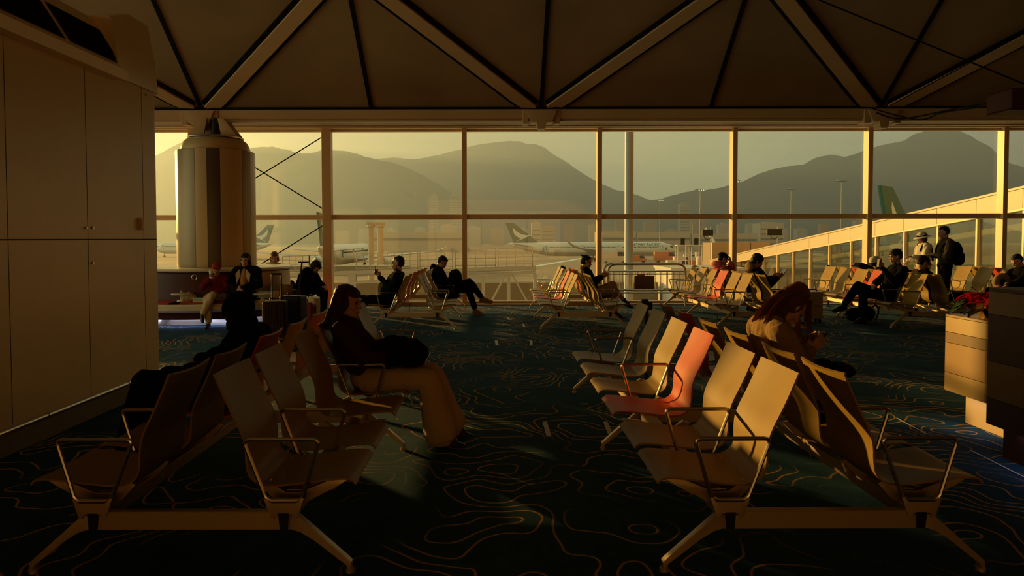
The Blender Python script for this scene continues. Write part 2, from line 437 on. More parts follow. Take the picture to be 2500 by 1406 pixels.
# skirting with its rounded metal bumper
m = MB(); m.box((WX - 2.6, -3, 0), (WX + .005, WE - .02, .16)); bl = S('baseboard_left', m, mat('dark_skirting', (.16, .14, .10), .5))
q = MB(); q.tube([(WX + .012, -3, .175), (WX + .012, WE - .05, .175)], .022, 12); q.build('bumper_rail', M['steel'], bl)
for y in (4.0, 5.2, 6.35):
    q = MB(); q.tube([(WX + .012, y - .004, .175), (WX + .012, y + .004, .175)], .0228, 12); q.build('bumper_joint', M['gap'], bl)
# ledge, dark slots and the hood above the cabin wall
m = MB()
m.prism([(WX - .3, 2.94), (WX + .13, 2.90), (WX + .15, 2.985), (WX + .0, 3.06), (WX - .3, 3.10)], 'y', -3.0, 6.22)
lg = S('trim_%d' % ti, m, M['wall']); ti += 1
m = MB()
m.prism([(WX - .8, 2.95), (WX + .0, 2.95), (WX, 3.07), (WX - .11, 3.37), (WX - .13, 3.41), (WX - .22, 3.48), (WX - .8, 3.52)], 'y', -3, 6.45)
hd = S('trim_%d' % ti, m, M['wall']); ti += 1
def slot(ya, yb):
    q = MB(); sl_ = .16
    n_ = Vector((.23, 0, .10)).normalized() * .006
    f = lambda y, t: Vector((WX - .10 * t, y, 3.078 + .265 * t)) + n_
    q.quad(f(ya, 0), f(yb, 0), f(yb - sl_, 1), f(ya - sl_, 1)); return q.build('dark_slot', M['rib'], hd)
slot(5.62, 6.36); slot(4.62, 5.55); slot(3.6, 4.55); slot(2.6, 3.53)
m = MB()
m.prism([(6.30, 2.95), (WE - .02, 2.95), (WE - .08, 3.25), (6.86, 3.58), (6.50, 3.58), (6.17, 3.46), (6.30, 3.2)], 'x', WX - .7, WX + .015, bev=.03)
S('trim_%d' % ti, m, M['wall']); ti += 1

# unseen waist-high upstand, added to keep the low sun off the left floor
m = MB(); m.box((-15.8, 14.6, 0), (-7.75, 14.72, 1.02), bev=.01); S('trim_%d' % ti, m, M['wall']); ti += 1
# ================================================================ beam seating
SEAT_C = [.27, .80, 1.49, 2.10, 2.74, 3.38]       # seat centres along the bench
ARM_Y = [0.0, .54, 1.83, 3.13, 3.66]
FRAME_Y = [0.02, 1.83, 3.64]
SPROF = [(.742, .392), (.725, .412), (.690, .421), (.62, .417), (.52, .405), (.42, .394), (.345, .390), (.295, .402), (.262, .432), (.250, .48), (.247, .54), (.240, .59), (.220, .645), (.188, .71), (.160, .77), (.132, .835), (.108, .893)]
def seat_mesh(w=.445):
    sp = spline([(x, 0, z) for x, z in SPROF], 4); n = len(sp); m = MB(); nv = 8
    th = .016
    top, bot = [], []
    for i, p in enumerate(sp):
        t = (sp[min(i + 1, n - 1)] - sp[max(i - 1, 0)]).normalized()
        nr = Vector((t.z, 0, -t.x))                    # outward of the sitter side
        if nr.z < 0 and i < n * .45: nr = -nr
        if i >= n * .45 and nr.x < 0: nr = -nr
        u = max(0, (p.z - .45) / .45)
        rt, rb = [], []
        for k in range(nv + 1):
            v = -1 + 2 * k / nv
            dish = -.022 * (1 - v * v) * (u if p.z > .45 else .0) - (.010 * (1 - v * v) if i < n * .42 else 0)
            edge = (abs(v) ** 8) * -.003
            q = p + nr * (dish + edge) + Vector((0, v * w / 2, 0))
            rt.append(q); rb.append(q - nr * (th * (1 - .45 * abs(v) ** 4)))
        top.append(rt); bot.append(rb)
    A = m.grid(top); B = m.grid(bot)
    bm = m.bm
    for j in range(nv):
        bm.faces.new((A[0][j], B[0][j], B[0][j + 1], A[0][j + 1])); bm.faces.new((A[-1][j], A[-1][j + 1], B[-1][j + 1], B[-1][j]))
    for i in range(n - 1):
        bm.faces.new((A[i][0], A[i + 1][0], B[i + 1][0], B[i][0])); bm.faces.new((A[i][-1], B[i][-1], B[i + 1][-1], A[i + 1][-1]))
    return m
def bench_proto():
    root = empty('waiting_bench')
    P_ = {}
    def keep(o): P_.setdefault(o.name.split('.')[0], o.data); return o
    # one of each piece, facing +x; the mirrored pieces share the mesh through a half turn
    sm = seat_mesh().build('seat', M['seat'], smooth=60); smesh = sm.data
    rmesh = smesh.copy(); rmesh.materials.clear(); rmesh.materials.append(M['seat_red'])
    bpy.data.objects.remove(sm)
    q = MB()                                            # arm loop: flat bar bent into a tapering ring on a foot plate
    z1 = .608; loop = rounded([(.245, 0, z1), (.585, 0, z1), (.505, 0, .333), (.348, 0, .333)], .030, 5, closed=True)
    q.tube(loop, .0095, 8, closed=True)
    am = q.build('armrest', M['alu']); amesh = am.data; bpy.data.objects.remove(am)
    q = MB()                                            # plate that clamps the arm loop to the rail
    q.prism([(.338, .345), (.352, .345), (.360, .330), (.372, .3235), (.481, .3235), (.493, .330), (.501, .345), (.515, .345), (.492, .276), (.486, .256), (.470, .256), (.466, .276), (.390, .276), (.385, .256), (.368, .256), (.362, .275)], 'y', -.011, .011, bev=.002)
    pm = q.build('arm_plate', M['cast']); pmesh = pm.data; bpy.data.objects.remove(pm)
    q = MB()                                            # wing that carries the seat pan
    q.prism([(.285, .372), (.33, .388), (.40, .335), (.47, .333), (.60, .392), (.70, .398), (.64, .362), (.50, .290), (.47, .284), (.385, .284), (.35, .30)], 'y', -.016, .016, bev=.003)
    wm = q.build('seat_bracket', M['cast']); wmesh = wm.data; bpy.data.objects.remove(wm)
    q = MB()                                            # leg: tapering blade down to a foot
    q.prism([(.452, .283), (.485, .262), (.705, .066), (.722, .050), (.722, .016), (.704, .016), (.702, .044), (.660, .070), (.560, .150), (.500, .192), (.45, .200)], 'y', -.019, .019, bev=.004)
    q.cyl((.713, 0, .0), (.713, 0, .018), .021, 14)
    lm = q.build('leg', M['cast']); lmesh = lm.data; bpy.data.objects.remove(lm)
    def put(name, mesh, y, side, ox=0):
        o = bpy.data.objects.new(name, mesh); C.objects.link(o); o.parent = root; o.location = (ox, y, 0)
        if side < 0: o.rotation_euler = (0, 0, PI)
        return o
    for side in (-1, 1):
        for k, y in enumerate(SEAT_C):
            red = (k == 2 and side < 0) or (k == 4 and side > 0)
            put('seat', rmesh if red else smesh, y, side)
        for y in ARM_Y: put('armrest', amesh, y, side); put('arm_plate', pmesh, y, side)
        for y in (SEAT_C[0] - .16, SEAT_C[0] + .17, 1.15, 1.79, 2.42, 3.06, 3.50): put('seat_bracket', wmesh, y, side)
        for y in FRAME_Y: put('leg', lmesh, y, side)
        q = MB(); q.box((side * .425 - .03, .02, .215), (side * .425 + .03, 3.64, .285), bev=.006); q.box((side * .425 - .045, .01, .278), (side * .425 + .045, 3.65, .292), bev=.004)
        q.build('side_rail', M['cast'], root)
        q = MB(); q.prism([(side * .425 - .024, .280), (side * .425 + .024, .280), (side * .425 + .017, .205), (side * .425 - .017, .205)], 'y', -.012, .03)
        q.box((side * .425 - .042, -.006, .268), (side * .425 + .042, .02, .282))
        q.build('rail_end_cap', M['black'], root)
    for y in FRAME_Y:
        q = MB(); q.box((-.452, y - .022, .200), (.452, y + .022, .283), bev=.004); q.build('cross_beam', M['cast'], root)
    return root
BEN = {}
proto = bench_proto()
def place_bench(key, x, y, label):
    o = proto if not BEN else copy_tree(proto)
    o.location = (x, y, 0); BEN[key] = o
    tag(o, label, 'bench', 'double-sided beam benches of the waiting area'); return o
# positions from the leg ends
def bench_from(pxl, pyl, pxr, pyr):
    a = F(pxl, pyl); b = F(pxr, pyr); return (a.x + b.x) / 2, (a.y + b.y) / 2
YN = 3.07; YF = 11.45
place_bench('L1', -1.375, YN, 'beige and red double-sided bench in the left foreground where a long-haired woman sits')
place_bench('R1', 1.465, YN, 'beige and coral double-sided bench in the right foreground, its left seats lit by the sun')
place_bench('ML', -1.40, YF, 'far double-sided bench by the window with a man holding up a phone')
place_bench('MR', 1.45, YF, 'far double-sided bench where the person with a hair bun sits, left of the steel barrier')
place_bench('C3', 4.34, YF, 'far double-sided bench right of the steel barrier, with the pink-hooded person in a cap')
place_bench('C4', 7.2, YF, 'far double-sided bench with a young man in black sitting cross-legged')
place_bench('C5', 10.1, YF, 'far double-sided bench at the right edge behind the striped counters')
# ================================================================ column drum with its ring bench
M['bronze'] = mat('bronze_panel', (0.25, 0.165, 0.07), 0.40, metal=0.25)
M['brown_panel'] = mat('dark_brown_panel', (0.085, 0.055, 0.035), 0.42, metal=0.2)
M['cream_panel'] = mat('cream_metal_panel', (0.50, 0.36, 0.18), 0.38, metal=0.1)
M['maroon'] = mat('maroon_laminate', (0.060, 0.013, 0.010), 0.55, spec=.3)
M['cream'] = mat('cream_solid_surface', (0.66, 0.60, 0.46), 0.35)
M['cushion_red'] = mat('red_vinyl_cushion', (0.42, 0.035, 0.022), 0.42)
M['led'] = mat('led_strip', (.8, .8, 1), emit=((0.62, 0.62, 1.0), 2.2))
DC = Vector((-5.41, 13.5, 0))
drum = empty('column_drum', DC)
tag(drum, 'tall cylindrical column casing with brown, bronze and cream vertical panels below a roof node', 'column')
for a0, a1, mt in ((-95, -31, 'bronze'), (-31, -13, 'cream_panel'), (-13, 5, 'brown_panel'), (5, 39, 'cream_panel'), (39, 57, 'bronze'), (57, 120, 'cream_panel'), (120, 150, 'brown_panel'), (150, 265, 'cream_panel')):
    m = MB(); g = .25
    m.lathe([(.68, .96), (.712, .965), (.717, 1.0), (.717, 3.15), (.712, 3.17), (.67, 3.18)], 24, (0, 0, 0), R(a0 + g - 68), R(a1 - g - 68)); m.build('casing_panel', M[mt], drum)
m = MB(); m.lathe([(.64, 3.10), (.64, 3.19), (.615, 3.28), (.57, 3.36), (.50, 3.41), (.30, 3.43)], 48); m.build('collar', M['cream_panel'], drum)
m = MB(); m.lathe([(.51, 3.42), (.52, 3.44), (.48, 3.46), (.2, 3.46)], 32); m.build('collar_ring', M['steel'], drum)
m = MB(); m.lathe([(.665, .9), (.665, 3.16)], 48); m.build('inner_sleeve', M['gap'], drum)
for sx in (-1, 1):                                            # splayed plates carrying the roof node
    for y0 in (-.16, .10):
        m = MB(); m.prism([(sx * .10, 3.80), (sx * .22, 3.80), (sx * .47, 3.46), (sx * .17, 3.46)], 'y', y0, y0 + .06, bev=.006); m.build('node_plate', M['beam'], drum)
m = MB(); m.cyl((0, 0, 3.44), (0, 0, 3.82), .10, 20); m.build('pin_joint', M['black'], drum)

ringb = empty('ring_bench', DC)
tag(ringb, 'round bench wrapped around the column, with red cushions, cream rim and dark backrest', 'bench')
for a0, a1, mt in ((-190, -55, 'maroon'), (-55, 60, 'cream_panel'), (60, 170, 'maroon')):
    m = MB(); m.lathe([(1.30, .40), (1.36, .42), (1.34, .90), (1.30, .92)], 40, (0, 0, 0), R(a0), R(a1)); m.build('backrest', M[mt], ringb)
m = MB(); m.lathe([(.70, .93), (1.385, .92), (1.40, .945), (1.385, .975), (.70, .975)], 72); m.build('shelf', M['cream'], ringb)
m = MB(); m.lathe([(1.30, .27), (1.86, .26), (1.915, .30), (1.925, .37), (1.90, .40), (1.86, .40), (1.84, .38), (1.30, .38)], 72); m.build('seat_rim', M['cream'], ringb)
for k in range(8):
    m = MB(); a0 = R(k * 45 + 3 - 90); a1 = R(k * 45 + 42 - 90)
    m.lathe([(1.38, .385), (1.83, .385), (1.85, .41), (1.82, .43), (1.42, .435), (1.38, .42)], 14, (0, 0, 0), a0, a1)
    m.build('cushion', M['cushion_red'], ringb)
m = MB(); m.lathe([(1.30, .26), (1.78, .25), (1.74, .13), (1.30, .12)], 72); m.build('skirt', M['maroon'], ringb)
m = MB(); m.lathe([(1.05, .0), (1.42, .0), (1.42, .12), (1.05, .12)], 72); m.build('plinth', M['cream'], ringb)
m = MB(); m.lathe([(1.425, .10), (1.445, .10), (1.445, .118), (1.425, .118)], 72); m.build('light_strip', M['led'], ringb)
for a in (-112, -68, -24, 156):                                       # flared foot
    m = MB(); m.prism([(-.28, .13), (.28, .13), (.17, .0), (-.17, .0)], 'x', 1.40, 1.58, bev=.01)
    o = m.build('foot', M['cream'], ringb); o.rotation_euler = (0, 0, R(a))
for px_, nm in ((445, 'a'), (640, 'b')):
    p = P(px_, 727, 11.95) - DC
    m = MB(); m.lathe([(0, .545), (.17, .545), (.18, .555), (.17, .57), (0, .575)], 24, (p.x, p.y, 0)); m.cyl((p.x, p.y, .43), (p.x, p.y, .55), .035, 14); m.lathe([(0, .43), (.09, .43), (.08, .455), (0, .46)], 20, (p.x, p.y, 0))
    m.build('drink_table', M['cream'], ringb)
m = MB(); p = P(474.5, 677, 12.14) - DC; m.tube([p + Vector((.045 * math.cos(a * PI / 10), 0, .045 * math.sin(a * PI / 10))) for a in range(20)], .006, 6, closed=True); m.build('round_grommet', M['steel'], ringb)
# lamps under the rim (the strip of white-blue light on the carpet)
for a in (-135, -105, -75, -45, -15):
    ld = bpy.data.lights.new('rim_lamp', 'AREA'); ld.shape = 'RECTANGLE'; ld.size = .9; ld.size_y = .05; ld.energy = 1.1; ld.color = (.55, .60, 1.0)
    lo = bpy.data.objects.new('rim_lamp', ld); C.objects.link(lo); lo.parent = ringb
    lo.location = (1.62 * math.cos(R(a)), 1.62 * math.sin(R(a)), .115); lo.rotation_euler = (0, 0, R(a + 90))

# ================================================================ striped counters on the right
M['tan_lam'] = mat('tan_wood_laminate', (0.46, 0.30, 0.10), 0.38, var=(4, .06), coat=.1)
M['olive_lam'] = mat('olive_brown_laminate', (0.22, 0.13, 0.045), 0.5, spec=.3)
M['amber_lam'] = mat('amber_laminate', (0.34, 0.185, 0.05), 0.38, var=(3, .06), coat=.1)
def counter(name, x0, x1, y0, y1, bands, xb, ybf, base_mat, label):
    root = empty(name, ((x0 + x1) / 2, (y0 + y1) / 2, 0)); ox, oy = (x0 + x1) / 2, (y0 + y1) / 2
    for z0, z1, mt in bands:
        m = MB()
        pts = rounded([(x0 - ox, y0 - oy, 0), (x1 - ox, y0 - oy, 0), (x1 - ox, y1 - oy, 0), (x0 - ox, y1 - oy, 0)], .04, 4, closed=True)
        m.prism([(p.x, p.y) for p in pts], 'z', z0 + .002, z1 - .002); m.build('band', M[mt], root)
    m = MB(); m.box((xb - ox, y0 - oy + .06, 0), (x1 - ox - .05, ybf - oy, bands[0][0])); m.build('plinth', base_mat, root)
    return tag(root, label, 'counter')
counter('striped_counter', 3.62, 4.9, 5.1, 5.62, [(.27, .42, 'tan_lam'), (.42, .66, 'amber_lam'), (.66, .745, 'olive_lam'), (.745, .865, 'tan_lam'), (.865, .885, 'amber_lam')], 3.80, 5.60, M['cream_panel'],
        'lower striped tan and amber counter carrying the red poinsettia')
counter('striped_counter', 3.32, 4.9, 2.9, 4.71, [(.24, .42, 'maroon'), (.42, .67, 'olive_lam'), (.67, .985, 'maroon'), (.985, 1.14, 'olive_lam'), (1.14, 1.165, 'maroon')], 3.45, 4.70, M['maroon'],
        'taller nearer striped counter in maroon and brown, cut by the right edge')
for (x, y, e) in ((3.66, 5.3, .22), (3.37, 4.3, .32), (3.37, 3.7, .32)):
    ld = bpy.data.lights.new('plinth_lamp', 'AREA'); ld.shape = 'RECTANGLE'; ld.size = .05; ld.size_y = .5; ld.energy = e; ld.color = (.72, .70, 1.0)
    lo = bpy.data.objects.new('plinth_lamp', ld); C.objects.link(lo); lo.location = (x + .07, y, .235)

# poinsettia in a gold pot
M['bract'] = mat('poinsettia_bract', (0.40, 0.006, 0.012), 0.55, trans=.3)
M['leaf'] = mat('dark_green_leaf', (0.03, 0.07, 0.02), 0.5)
M['goldfoil'] = mat('gold_foil', (0.75, 0.50, 0.16), 0.25, metal=.9)
poin = empty('poinsettia', (3.86, 5.36, .885)); tag(poin, 'red poinsettia in a gold foil pot on the lower striped counter', 'plant')
m = MB(); m.lathe([(.0, 0), (.11, 0), (.15, .10), (.165, .11), (.14, .11), (0, .10)], 20); m.build('pot', M['goldfoil'], poin)
def leaves(n, rad, zc, L, w, seed):
    m = MB(); rnd = random.Random(seed)
    for i in range(n):
        a = rnd.uniform(0, 2 * PI); rr = rad * math.sqrt(rnd.random()); c = Vector((rr * math.cos(a), rr * math.sin(a), zc + rnd.uniform(-.03, .06)))
        for k in range(6):
            b = 2 * PI * k / 6 + rnd.random(); t = rnd.uniform(-.5, .35); l = L * rnd.uniform(.7, 1.1)
            d = Vector((math.cos(b), math.sin(b), t)).normalized(); s = Vector((-math.sin(b), math.cos(b), 0)); q = []
            for j, ww in enumerate((.15, .8, 1.0, .6, .02)):
                pc = c + d * l * j / 4 - Vector((0, 0, .35 * l * (j / 4) ** 2)); q.append([pc - s * w * ww * .5, pc + Vector((0, 0, -.006)), pc + s * w * ww * .5])
            m.grid(q)
    return m
leaves(18, .22, .15, .14, .075, 3).build('bracts', M['bract'], poin, smooth=60)
leaves(12, .20, .09, .15, .08, 4).build('foliage', M['leaf'], poin, smooth=60)
m = MB()
for i in range(9): m.cyl((.03 * math.cos(i), .03 * math.sin(i), .08), (.18 * math.cos(i * 2.1), .18 * math.sin(i * 2.1), .22), .005, 5)
m.build('stem', M['leaf'], poin)
poin2 = copy_tree(poin); poin2.location = (4.42, 5.36, .885); poin2.rotation_euler = (0, 0, 1.3)
tag(poin2, 'second red poinsettia beyond the first, half hidden by the taller counter', 'plant')

# ================================================================ steel trolley rail by the window
M['sign'] = mat('brown_notice_board', (0.15, 0.085, 0.04), .6, var=(12, .25))
rail = empty('trolley_rail', (0, 0, 0)); tag(rail, 'polished steel trolley barrier with rounded corners, standing by the window', 'barrier')
for dy, sh in ((0, 0), (.22, .06)):
    m = MB(); Yr = 15.28 + dy
    a = P(1484, 645, 15.28); b = P(1674, 645, 15.28); x0, x1, zt = a.x - sh, b.x + sh, a.z
    m.tube(rounded([(x0, Yr, .0), (x0, Yr, zt), (x1, Yr, zt), (x1, Yr, .0)], .20, 8), .027, 10); m.build('hoop', M['steel'], rail)
    m = MB()
    for py in (663, 709):
        z = P(1580, py, 15.28).z
        m.cyl((x0, Yr, z), (x1, Yr, z), .018, 8); m.cyl((x0, Yr, z - .06), (x1, Yr, z - .06), .010, 8)
    m.build('cross_bar', M['steel'], rail)
    m = MB(); zt2, zb2 = P(1580, 663, 15.28).z, P(1580, 709, 15.28).z
    for k in range(1, 13):
        x = x0 + (x1 - x0) * k / 13; m.cyl((x, Yr, zb2), (x, Yr, zt2), .009, 6)
    m.build('balusters', M['steel'], rail)
a = P(1549, 674, 15.2); b = P(1597, 706, 15.2)
m = MB(); m.box((a.x, 15.19, b.z), (b.x, 15.23, a.z), bev=.004); m.box((a.x + .02, 15.185, b.z + .02), (b.x - .02, 15.19, a.z - .02)); m.build('notice_board', M['sign'], rail)
# orange cloth bundle on the notice board's top
m = MB(); c = P(1564, 671.5, 15.2); m.sph(c, (.075, .05, .035), 14, 8); m.sph(c + Vector((.04, 0, -.005)), (.05, .04, .03), 12, 8)
tag(m.build('cloth_bundle', mat('orange_cloth', (.6, .12, .04), .8), None), 'small orange cloth bundle draped over the board of the steel barrier', 'cloth')

# ================================================================ charging posts at the far ends of the benches
for key in ('L1', 'R1', 'ML', 'MR', 'C3', 'C4', 'C5'):
    m = MB(); m.cyl((0, 3.72, 0), (0, 3.72, .80), .016, 10); m.lathe([(0, 0), (.09, 0), (.085, .012), (0, .015)], 20, (0, 3.72, 0))
    o = m.build('charging_post', M['black'], BEN[key])
    m = MB(); m.box((-.05, 3.68, .78), (.015, 3.76, .905), bev=.006); m.box((.022, 3.69, .80), (.055, 3.75, .88), bev=.004); m.build('socket_box', M['black'], o)
# loose cable hanging below a bench
for key, pts in (('ML', [(-.1, .6, .38), (-.12, .6, .12), (-.02, .62, .05), (.06, .7, .02)]), ('C3', [(-.3, 1.2, .3), (-.31, 1.2, .03), (-.15, 1.2, .015), (.1, 1.3, .015)])):
    m = MB(); m.tube(spline(pts, 6), .006, 6); m.build('cable', M['black'], BEN[key])

# ================================================================ tape marks on the carpet
M['tape'] = mat('white_floor_tape', (0.75, 0.74, 0.68), .7)
TL = 'white L-shaped floor tape marks in the centre aisle'
def tape(segs, label, grp=None, tw=.018):
    m = MB()
    for a, b in segs:
        a = F(*a); b = F(*b); d = (b - a); d.z = 0; d.normalize(); s = Vector((-d.y, d.x, 0)) * tw
        vs_ = [m.bm.verts.new(p + Vector((0, 0, .002))) for p in (a - s, a + s, b + s, b - s)]
        top = m.bm.faces.new(vs_); ex = bmesh.ops.extrude_face_region(m.bm, geom=[top])
        bmesh.ops.translate(m.bm, verts=[v for v in ex['geom'] if isinstance(v, bmesh.types.BMVert)], vec=(0, 0, .0015))
    return tag(m.build('tape_mark', M['tape']), label, 'tape mark', grp)
tape([((1211, 831), (1213, 843)), ((1213, 843), (1221, 843))], 'white L of floor tape in the aisle, lower left of a pair', TL)
tape([((1287, 831), (1297, 832)), ((1297, 832), (1297, 843))], 'white L of floor tape in the aisle, lower right of a pair', TL)
tape([((1241, 776), (1242, 780)), ((1242, 780), (1250, 781))], 'tiny white L of floor tape, farthest one in the aisle', TL)
tape([((1277, 791), (1280, 798)), ((1280, 798), (1291, 798))], 'small white L of floor tape, second farthest in the aisle', TL)
tape([((1330, 1030), (1333, 1040)), ((1333, 1040), (1340, 1066))], 'white strip of tape on the carpet between the two foreground benches')
tape([((1478, 1030), (1490, 1060))], 'short white tape strip by the middle left leg of the right foreground bench')
tape([((2190, 1021), (2262, 1060))], 'thin white tape line on the carpet right of the foreground bench', None, .007)
tape([((2370, 1100), (2500, 1165))], 'long thin tape line running under the taller counter', None, .006)

# speaker box hanging at the right edge of the roof
sp = P(2440, 222, 9.0); sb = P(2500, 274, 9.0)
hb = empty('hanging_display', ((sp.x + .5), 9.0, sb.z)); tag(hb, 'dark box-shaped display hanging from the roof at the right edge', 'display')
m = MB(); m.box((sp.x - hb.location.x, -.2, 0), (1.2, .25, sp.z - sb.z), bev=.02); m.build('housing', M['maroon'], hb)
for x in (0, .9):
    m = MB(); m.cyl((x, 0, sp.z - sb.z - .01), (x, 0, ceil_z(9.0) - sb.z), .02, 8); m.build('hanger', M['rib'], hb)
# slack cables under the roof at the right
for pts, nm in (([(2120, 262, 13.4), (2240, 292, 13.0), (2300, 275, 12.6), (2440, 255, 9.6)], 'lower'), ([(2140, 275, 13.4), (2200, 290, 13.2), (2330, 266, 12), (2440, 248, 9.6)], 'upper')):
    m = MB(); m.tube(spline([P(*p) for p in pts], 8), .012, 6)
    tag(m.build('roof_cable', M['rib']), nm + ' slack dark cable running from the right roof node to the hanging display', 'cable', 'cables to the hanging display')
for a, b, nm in (((2000, 0, 9.0), (2500, 205, 9.0), 'falling to the right'), ((2165, 262, 13.2), (2500, 82, 9.5), 'rising from the right roof node')):
    m = MB(); m.cyl(P(*a), P(*b), .010, 6); o = m.build('roof_wire', M['rib']); tag(o, 'thin tension wire under the roof at upper right, ' + nm, 'wire', 'tension wires under the roof')
# ================================================================ outside
GZ = -8.0
M['apron'] = mat('apron_concrete', (0.34, 0.27, 0.18), 0.9, var=(.03, .2))
M['grass'] = mat('dry_grass_strip', (0.30, 0.20, 0.10), 0.95, var=(.02, .25))
M['hill'] = mat('forested_slope', (0.055, 0.065, 0.035), 1.0, spec=0.0, var=(.01, .3))
M['plane_w'] = mat('aircraft_white', (0.60, 0.78, 0.86), 0.35)
M['plane_belly'] = mat('aircraft_belly_grey', (0.42, 0.46, 0.46), 0.4)
M['plane_t'] = mat('aircraft_teal', (0.035, 0.13, 0.12), 0.4)
M['plane_dk'] = mat('aircraft_window_dark', (0.02, 0.025, 0.03), 0.3)
M['conc'] = mat('pale_concrete', (0.50, 0.46, 0.38), 0.8, var=(.4, .08))
M['galv'] = mat('galvanised_steel', (0.24, 0.27, 0.26), 0.5, metal=.3)
M['city'] = mat('far_building', (0.42, 0.40, 0.33), 0.9)
M['city2'] = mat('far_building_brown', (0.34, 0.25, 0.16), 0.9)
M['clad'] = mat('cream_cladding', (0.38, 0.27, 0.14), 0.45, var=(.5, .04))
m = MB(); m.box((-3000, 30, GZ - 1), (3000, 3200, GZ)); o = m.build('ground', M['apron']); o['kind'] = 'structure'
m = MB(); m.box((-1500, 360, GZ), (1500, 900, GZ + .05)); o = m.build('grass_strip', M['grass']); o['kind'] = 'structure'

# ---- mountains: ridge lines with real slopes in front and behind
def mountain(name, D, pts, label, seed, depth=900, foot=330):
    m = MB(); rows = []
    sp = []
    for (a, b) in zip(pts[:-1], pts[1:]):
        n = max(2, int((b[0] - a[0]) / 9))
        for k in range(n):
            t = k / n; sp.append((a[0] + (b[0] - a[0]) * t, a[1] + (b[1] - a[1]) * t))
    sp.append(pts[-1]); K = 16
    for j in range(-6, K + 1):
        row = []
        for px_, py_ in sp:
            r = P(px_, py_, D); hgt = r.z - GZ
            if j >= 0:
                t = j / K; y = D - foot * t; z = hgt * (1 - t) ** 1.15
            else:
                t = -j / 6; y = D + depth * t; z = hgt * (1 - t)
            q = Vector((r.x, y, 0)) * .006
            nz = mnoise.fractal(Vector((q.x + seed, q.y * 1.0, seed)), .8, 2.2, 5)
            ramp = min(1, t * 3) * (1 - t * .6)
            z2 = z * (1 + .22 * nz * ramp) if j else z * (1 + .012 * mnoise.noise(Vector((px_ * .05, seed, 0))))
            row.append((r.x, y, GZ + max(-1, z2)))
        rows.append(row)
    m.grid(rows); o = m.build(name, M['hill'], smooth=180); return tag(o, label, 'mountain')
mountain('mountain', 1500, [(150, 520), (260, 470), (380, 380), (440, 348), (480, 360), (560, 372), (625, 360), (665, 357), (700, 365), (740, 376), (790, 365), (840, 369), (880, 378), (905, 386), (960, 397), (1000, 412), (1040, 432), (1090, 462), (1150, 500), (1200, 540), (1240, 572)], 'nearest hazy mountain range at the left, behind the column', 1.3)
mountain('mountain', 2150, [(840, 420), (900, 392), (960, 384), (1013, 390), (1040, 385), (1080, 375), (1130, 362), (1170, 354), (1210, 347), (1245, 343), (1270, 346), (1290, 352), (1308, 350), (1330, 362), (1370, 388), (1410, 415), (1450, 440), (1500, 463), (1540, 471), (1560, 477), (1590, 490), (1660, 520), (1720, 555)], 'broad central peak in haze with a steep right shoulder', 7.7)
mountain('mountain', 1800, [(1480, 575), (1540, 515), (1590, 489), (1615, 485), (1640, 477), (1680, 468), (1700, 462), (1720, 465), (1760, 458), (1790, 448), (1815, 443), (1850, 425), (1880, 415), (1925, 405), (1960, 403), (1990, 385), (2030, 377), (2060, 383), (2090, 375), (2130, 360), (2200, 345), (2240, 325), (2270, 314), (2330, 312), (2365, 330), (2420, 360), (2455, 395), (2500, 408), (2560, 380), (2700, 330), (2900, 420)], 'tall dark mountain range filling the right side of the view', 4.1)

# ---- far city blocks at the foot of the slopes
cityg = 'hazy buildings at the foot of the mountains'
rnd = random.Random(11)
ORD = ['first', 'second', 'third', 'fourth', 'fifth', 'sixth', 'seventh', 'eighth', 'ninth', 'tenth', 'eleventh', 'twelfth', 'thirteenth', 'fourteenth', 'fifteenth', 'sixteenth', 'seventeenth', 'eighteenth', 'nineteenth', 'twentieth', 'twenty-first', 'twenty-second', 'twenty-third', 'twenty-fourth', 'twenty-fifth', 'twenty-sixth']; bi = 0
def tower(px0, px1, pyt, D, mt, label, win=True, cat='building', grp=None):
    a = P(px0, pyt, D); b = P(px1, pyt, D); dz = a.z - GZ; dp = max(8, (b.x - a.x) * .8)
    root = empty('far_building', ((a.x + b.x) / 2, D, GZ)); w = (b.x - a.x) / 2
    m = MB(); m.box((-w, 0, 0), (w, dp, dz)); m.box((-w * .5, dp * .2, dz), (w * .4, dp * .6, dz + dz * .05)); m.build('walls', M[mt], root)
    if win:
        m = MB(); n = int(dz / 4)
        for k in range(1, n): m.box((-w * .9, -.15, k * 4), (w * .9, .05, k * 4 + 1.1))
        m.build('window_bands', M['plane_dk'], root)
    return tag(root, label, cat, grp)
tower(1298, 1320, 543, 620, 'city', 'pale tower block with rows of windows right of the aircraft tail')
tower(1322, 1352, 552, 700, 'city2', 'tawny slab block just right of the pale tower above the aircraft')
tower(1660, 1684, 498, 1000, 'city', 'tallest hazy high-rise, under the saddle between the mountains', True)
tower(1048, 1068, 478, 1150, 'city', 'slim faint high-rise at the foot of the left slope')
tower(1098, 1118, 476, 1150, 'city', 'faint high-rise left of the second mullion, near its twin')
tower(1120, 1128, 478, 1150, 'city', 'very slim faint high-rise right beside the second mullion')
tower(1855, 1915, 545, 560, 'city', 'broad office block with stepped roof seen beneath the right range')
for k in range(26):
    px_ = 820 + k * 63 + rnd.uniform(-14, 14); w = rnd.uniform(16, 40)
    if 1280 < px_ < 1360: continue
    tower(px_, px_ + w, rnd.uniform(548, 566) if px_ < 1500 else rnd.uniform(536, 562), rnd.uniform(760, 1050), rnd.choice(['city', 'city2']), ORD[bi] + ' low hazy building from the left in the strip below the mountains', False, 'building', cityg); bi += 1
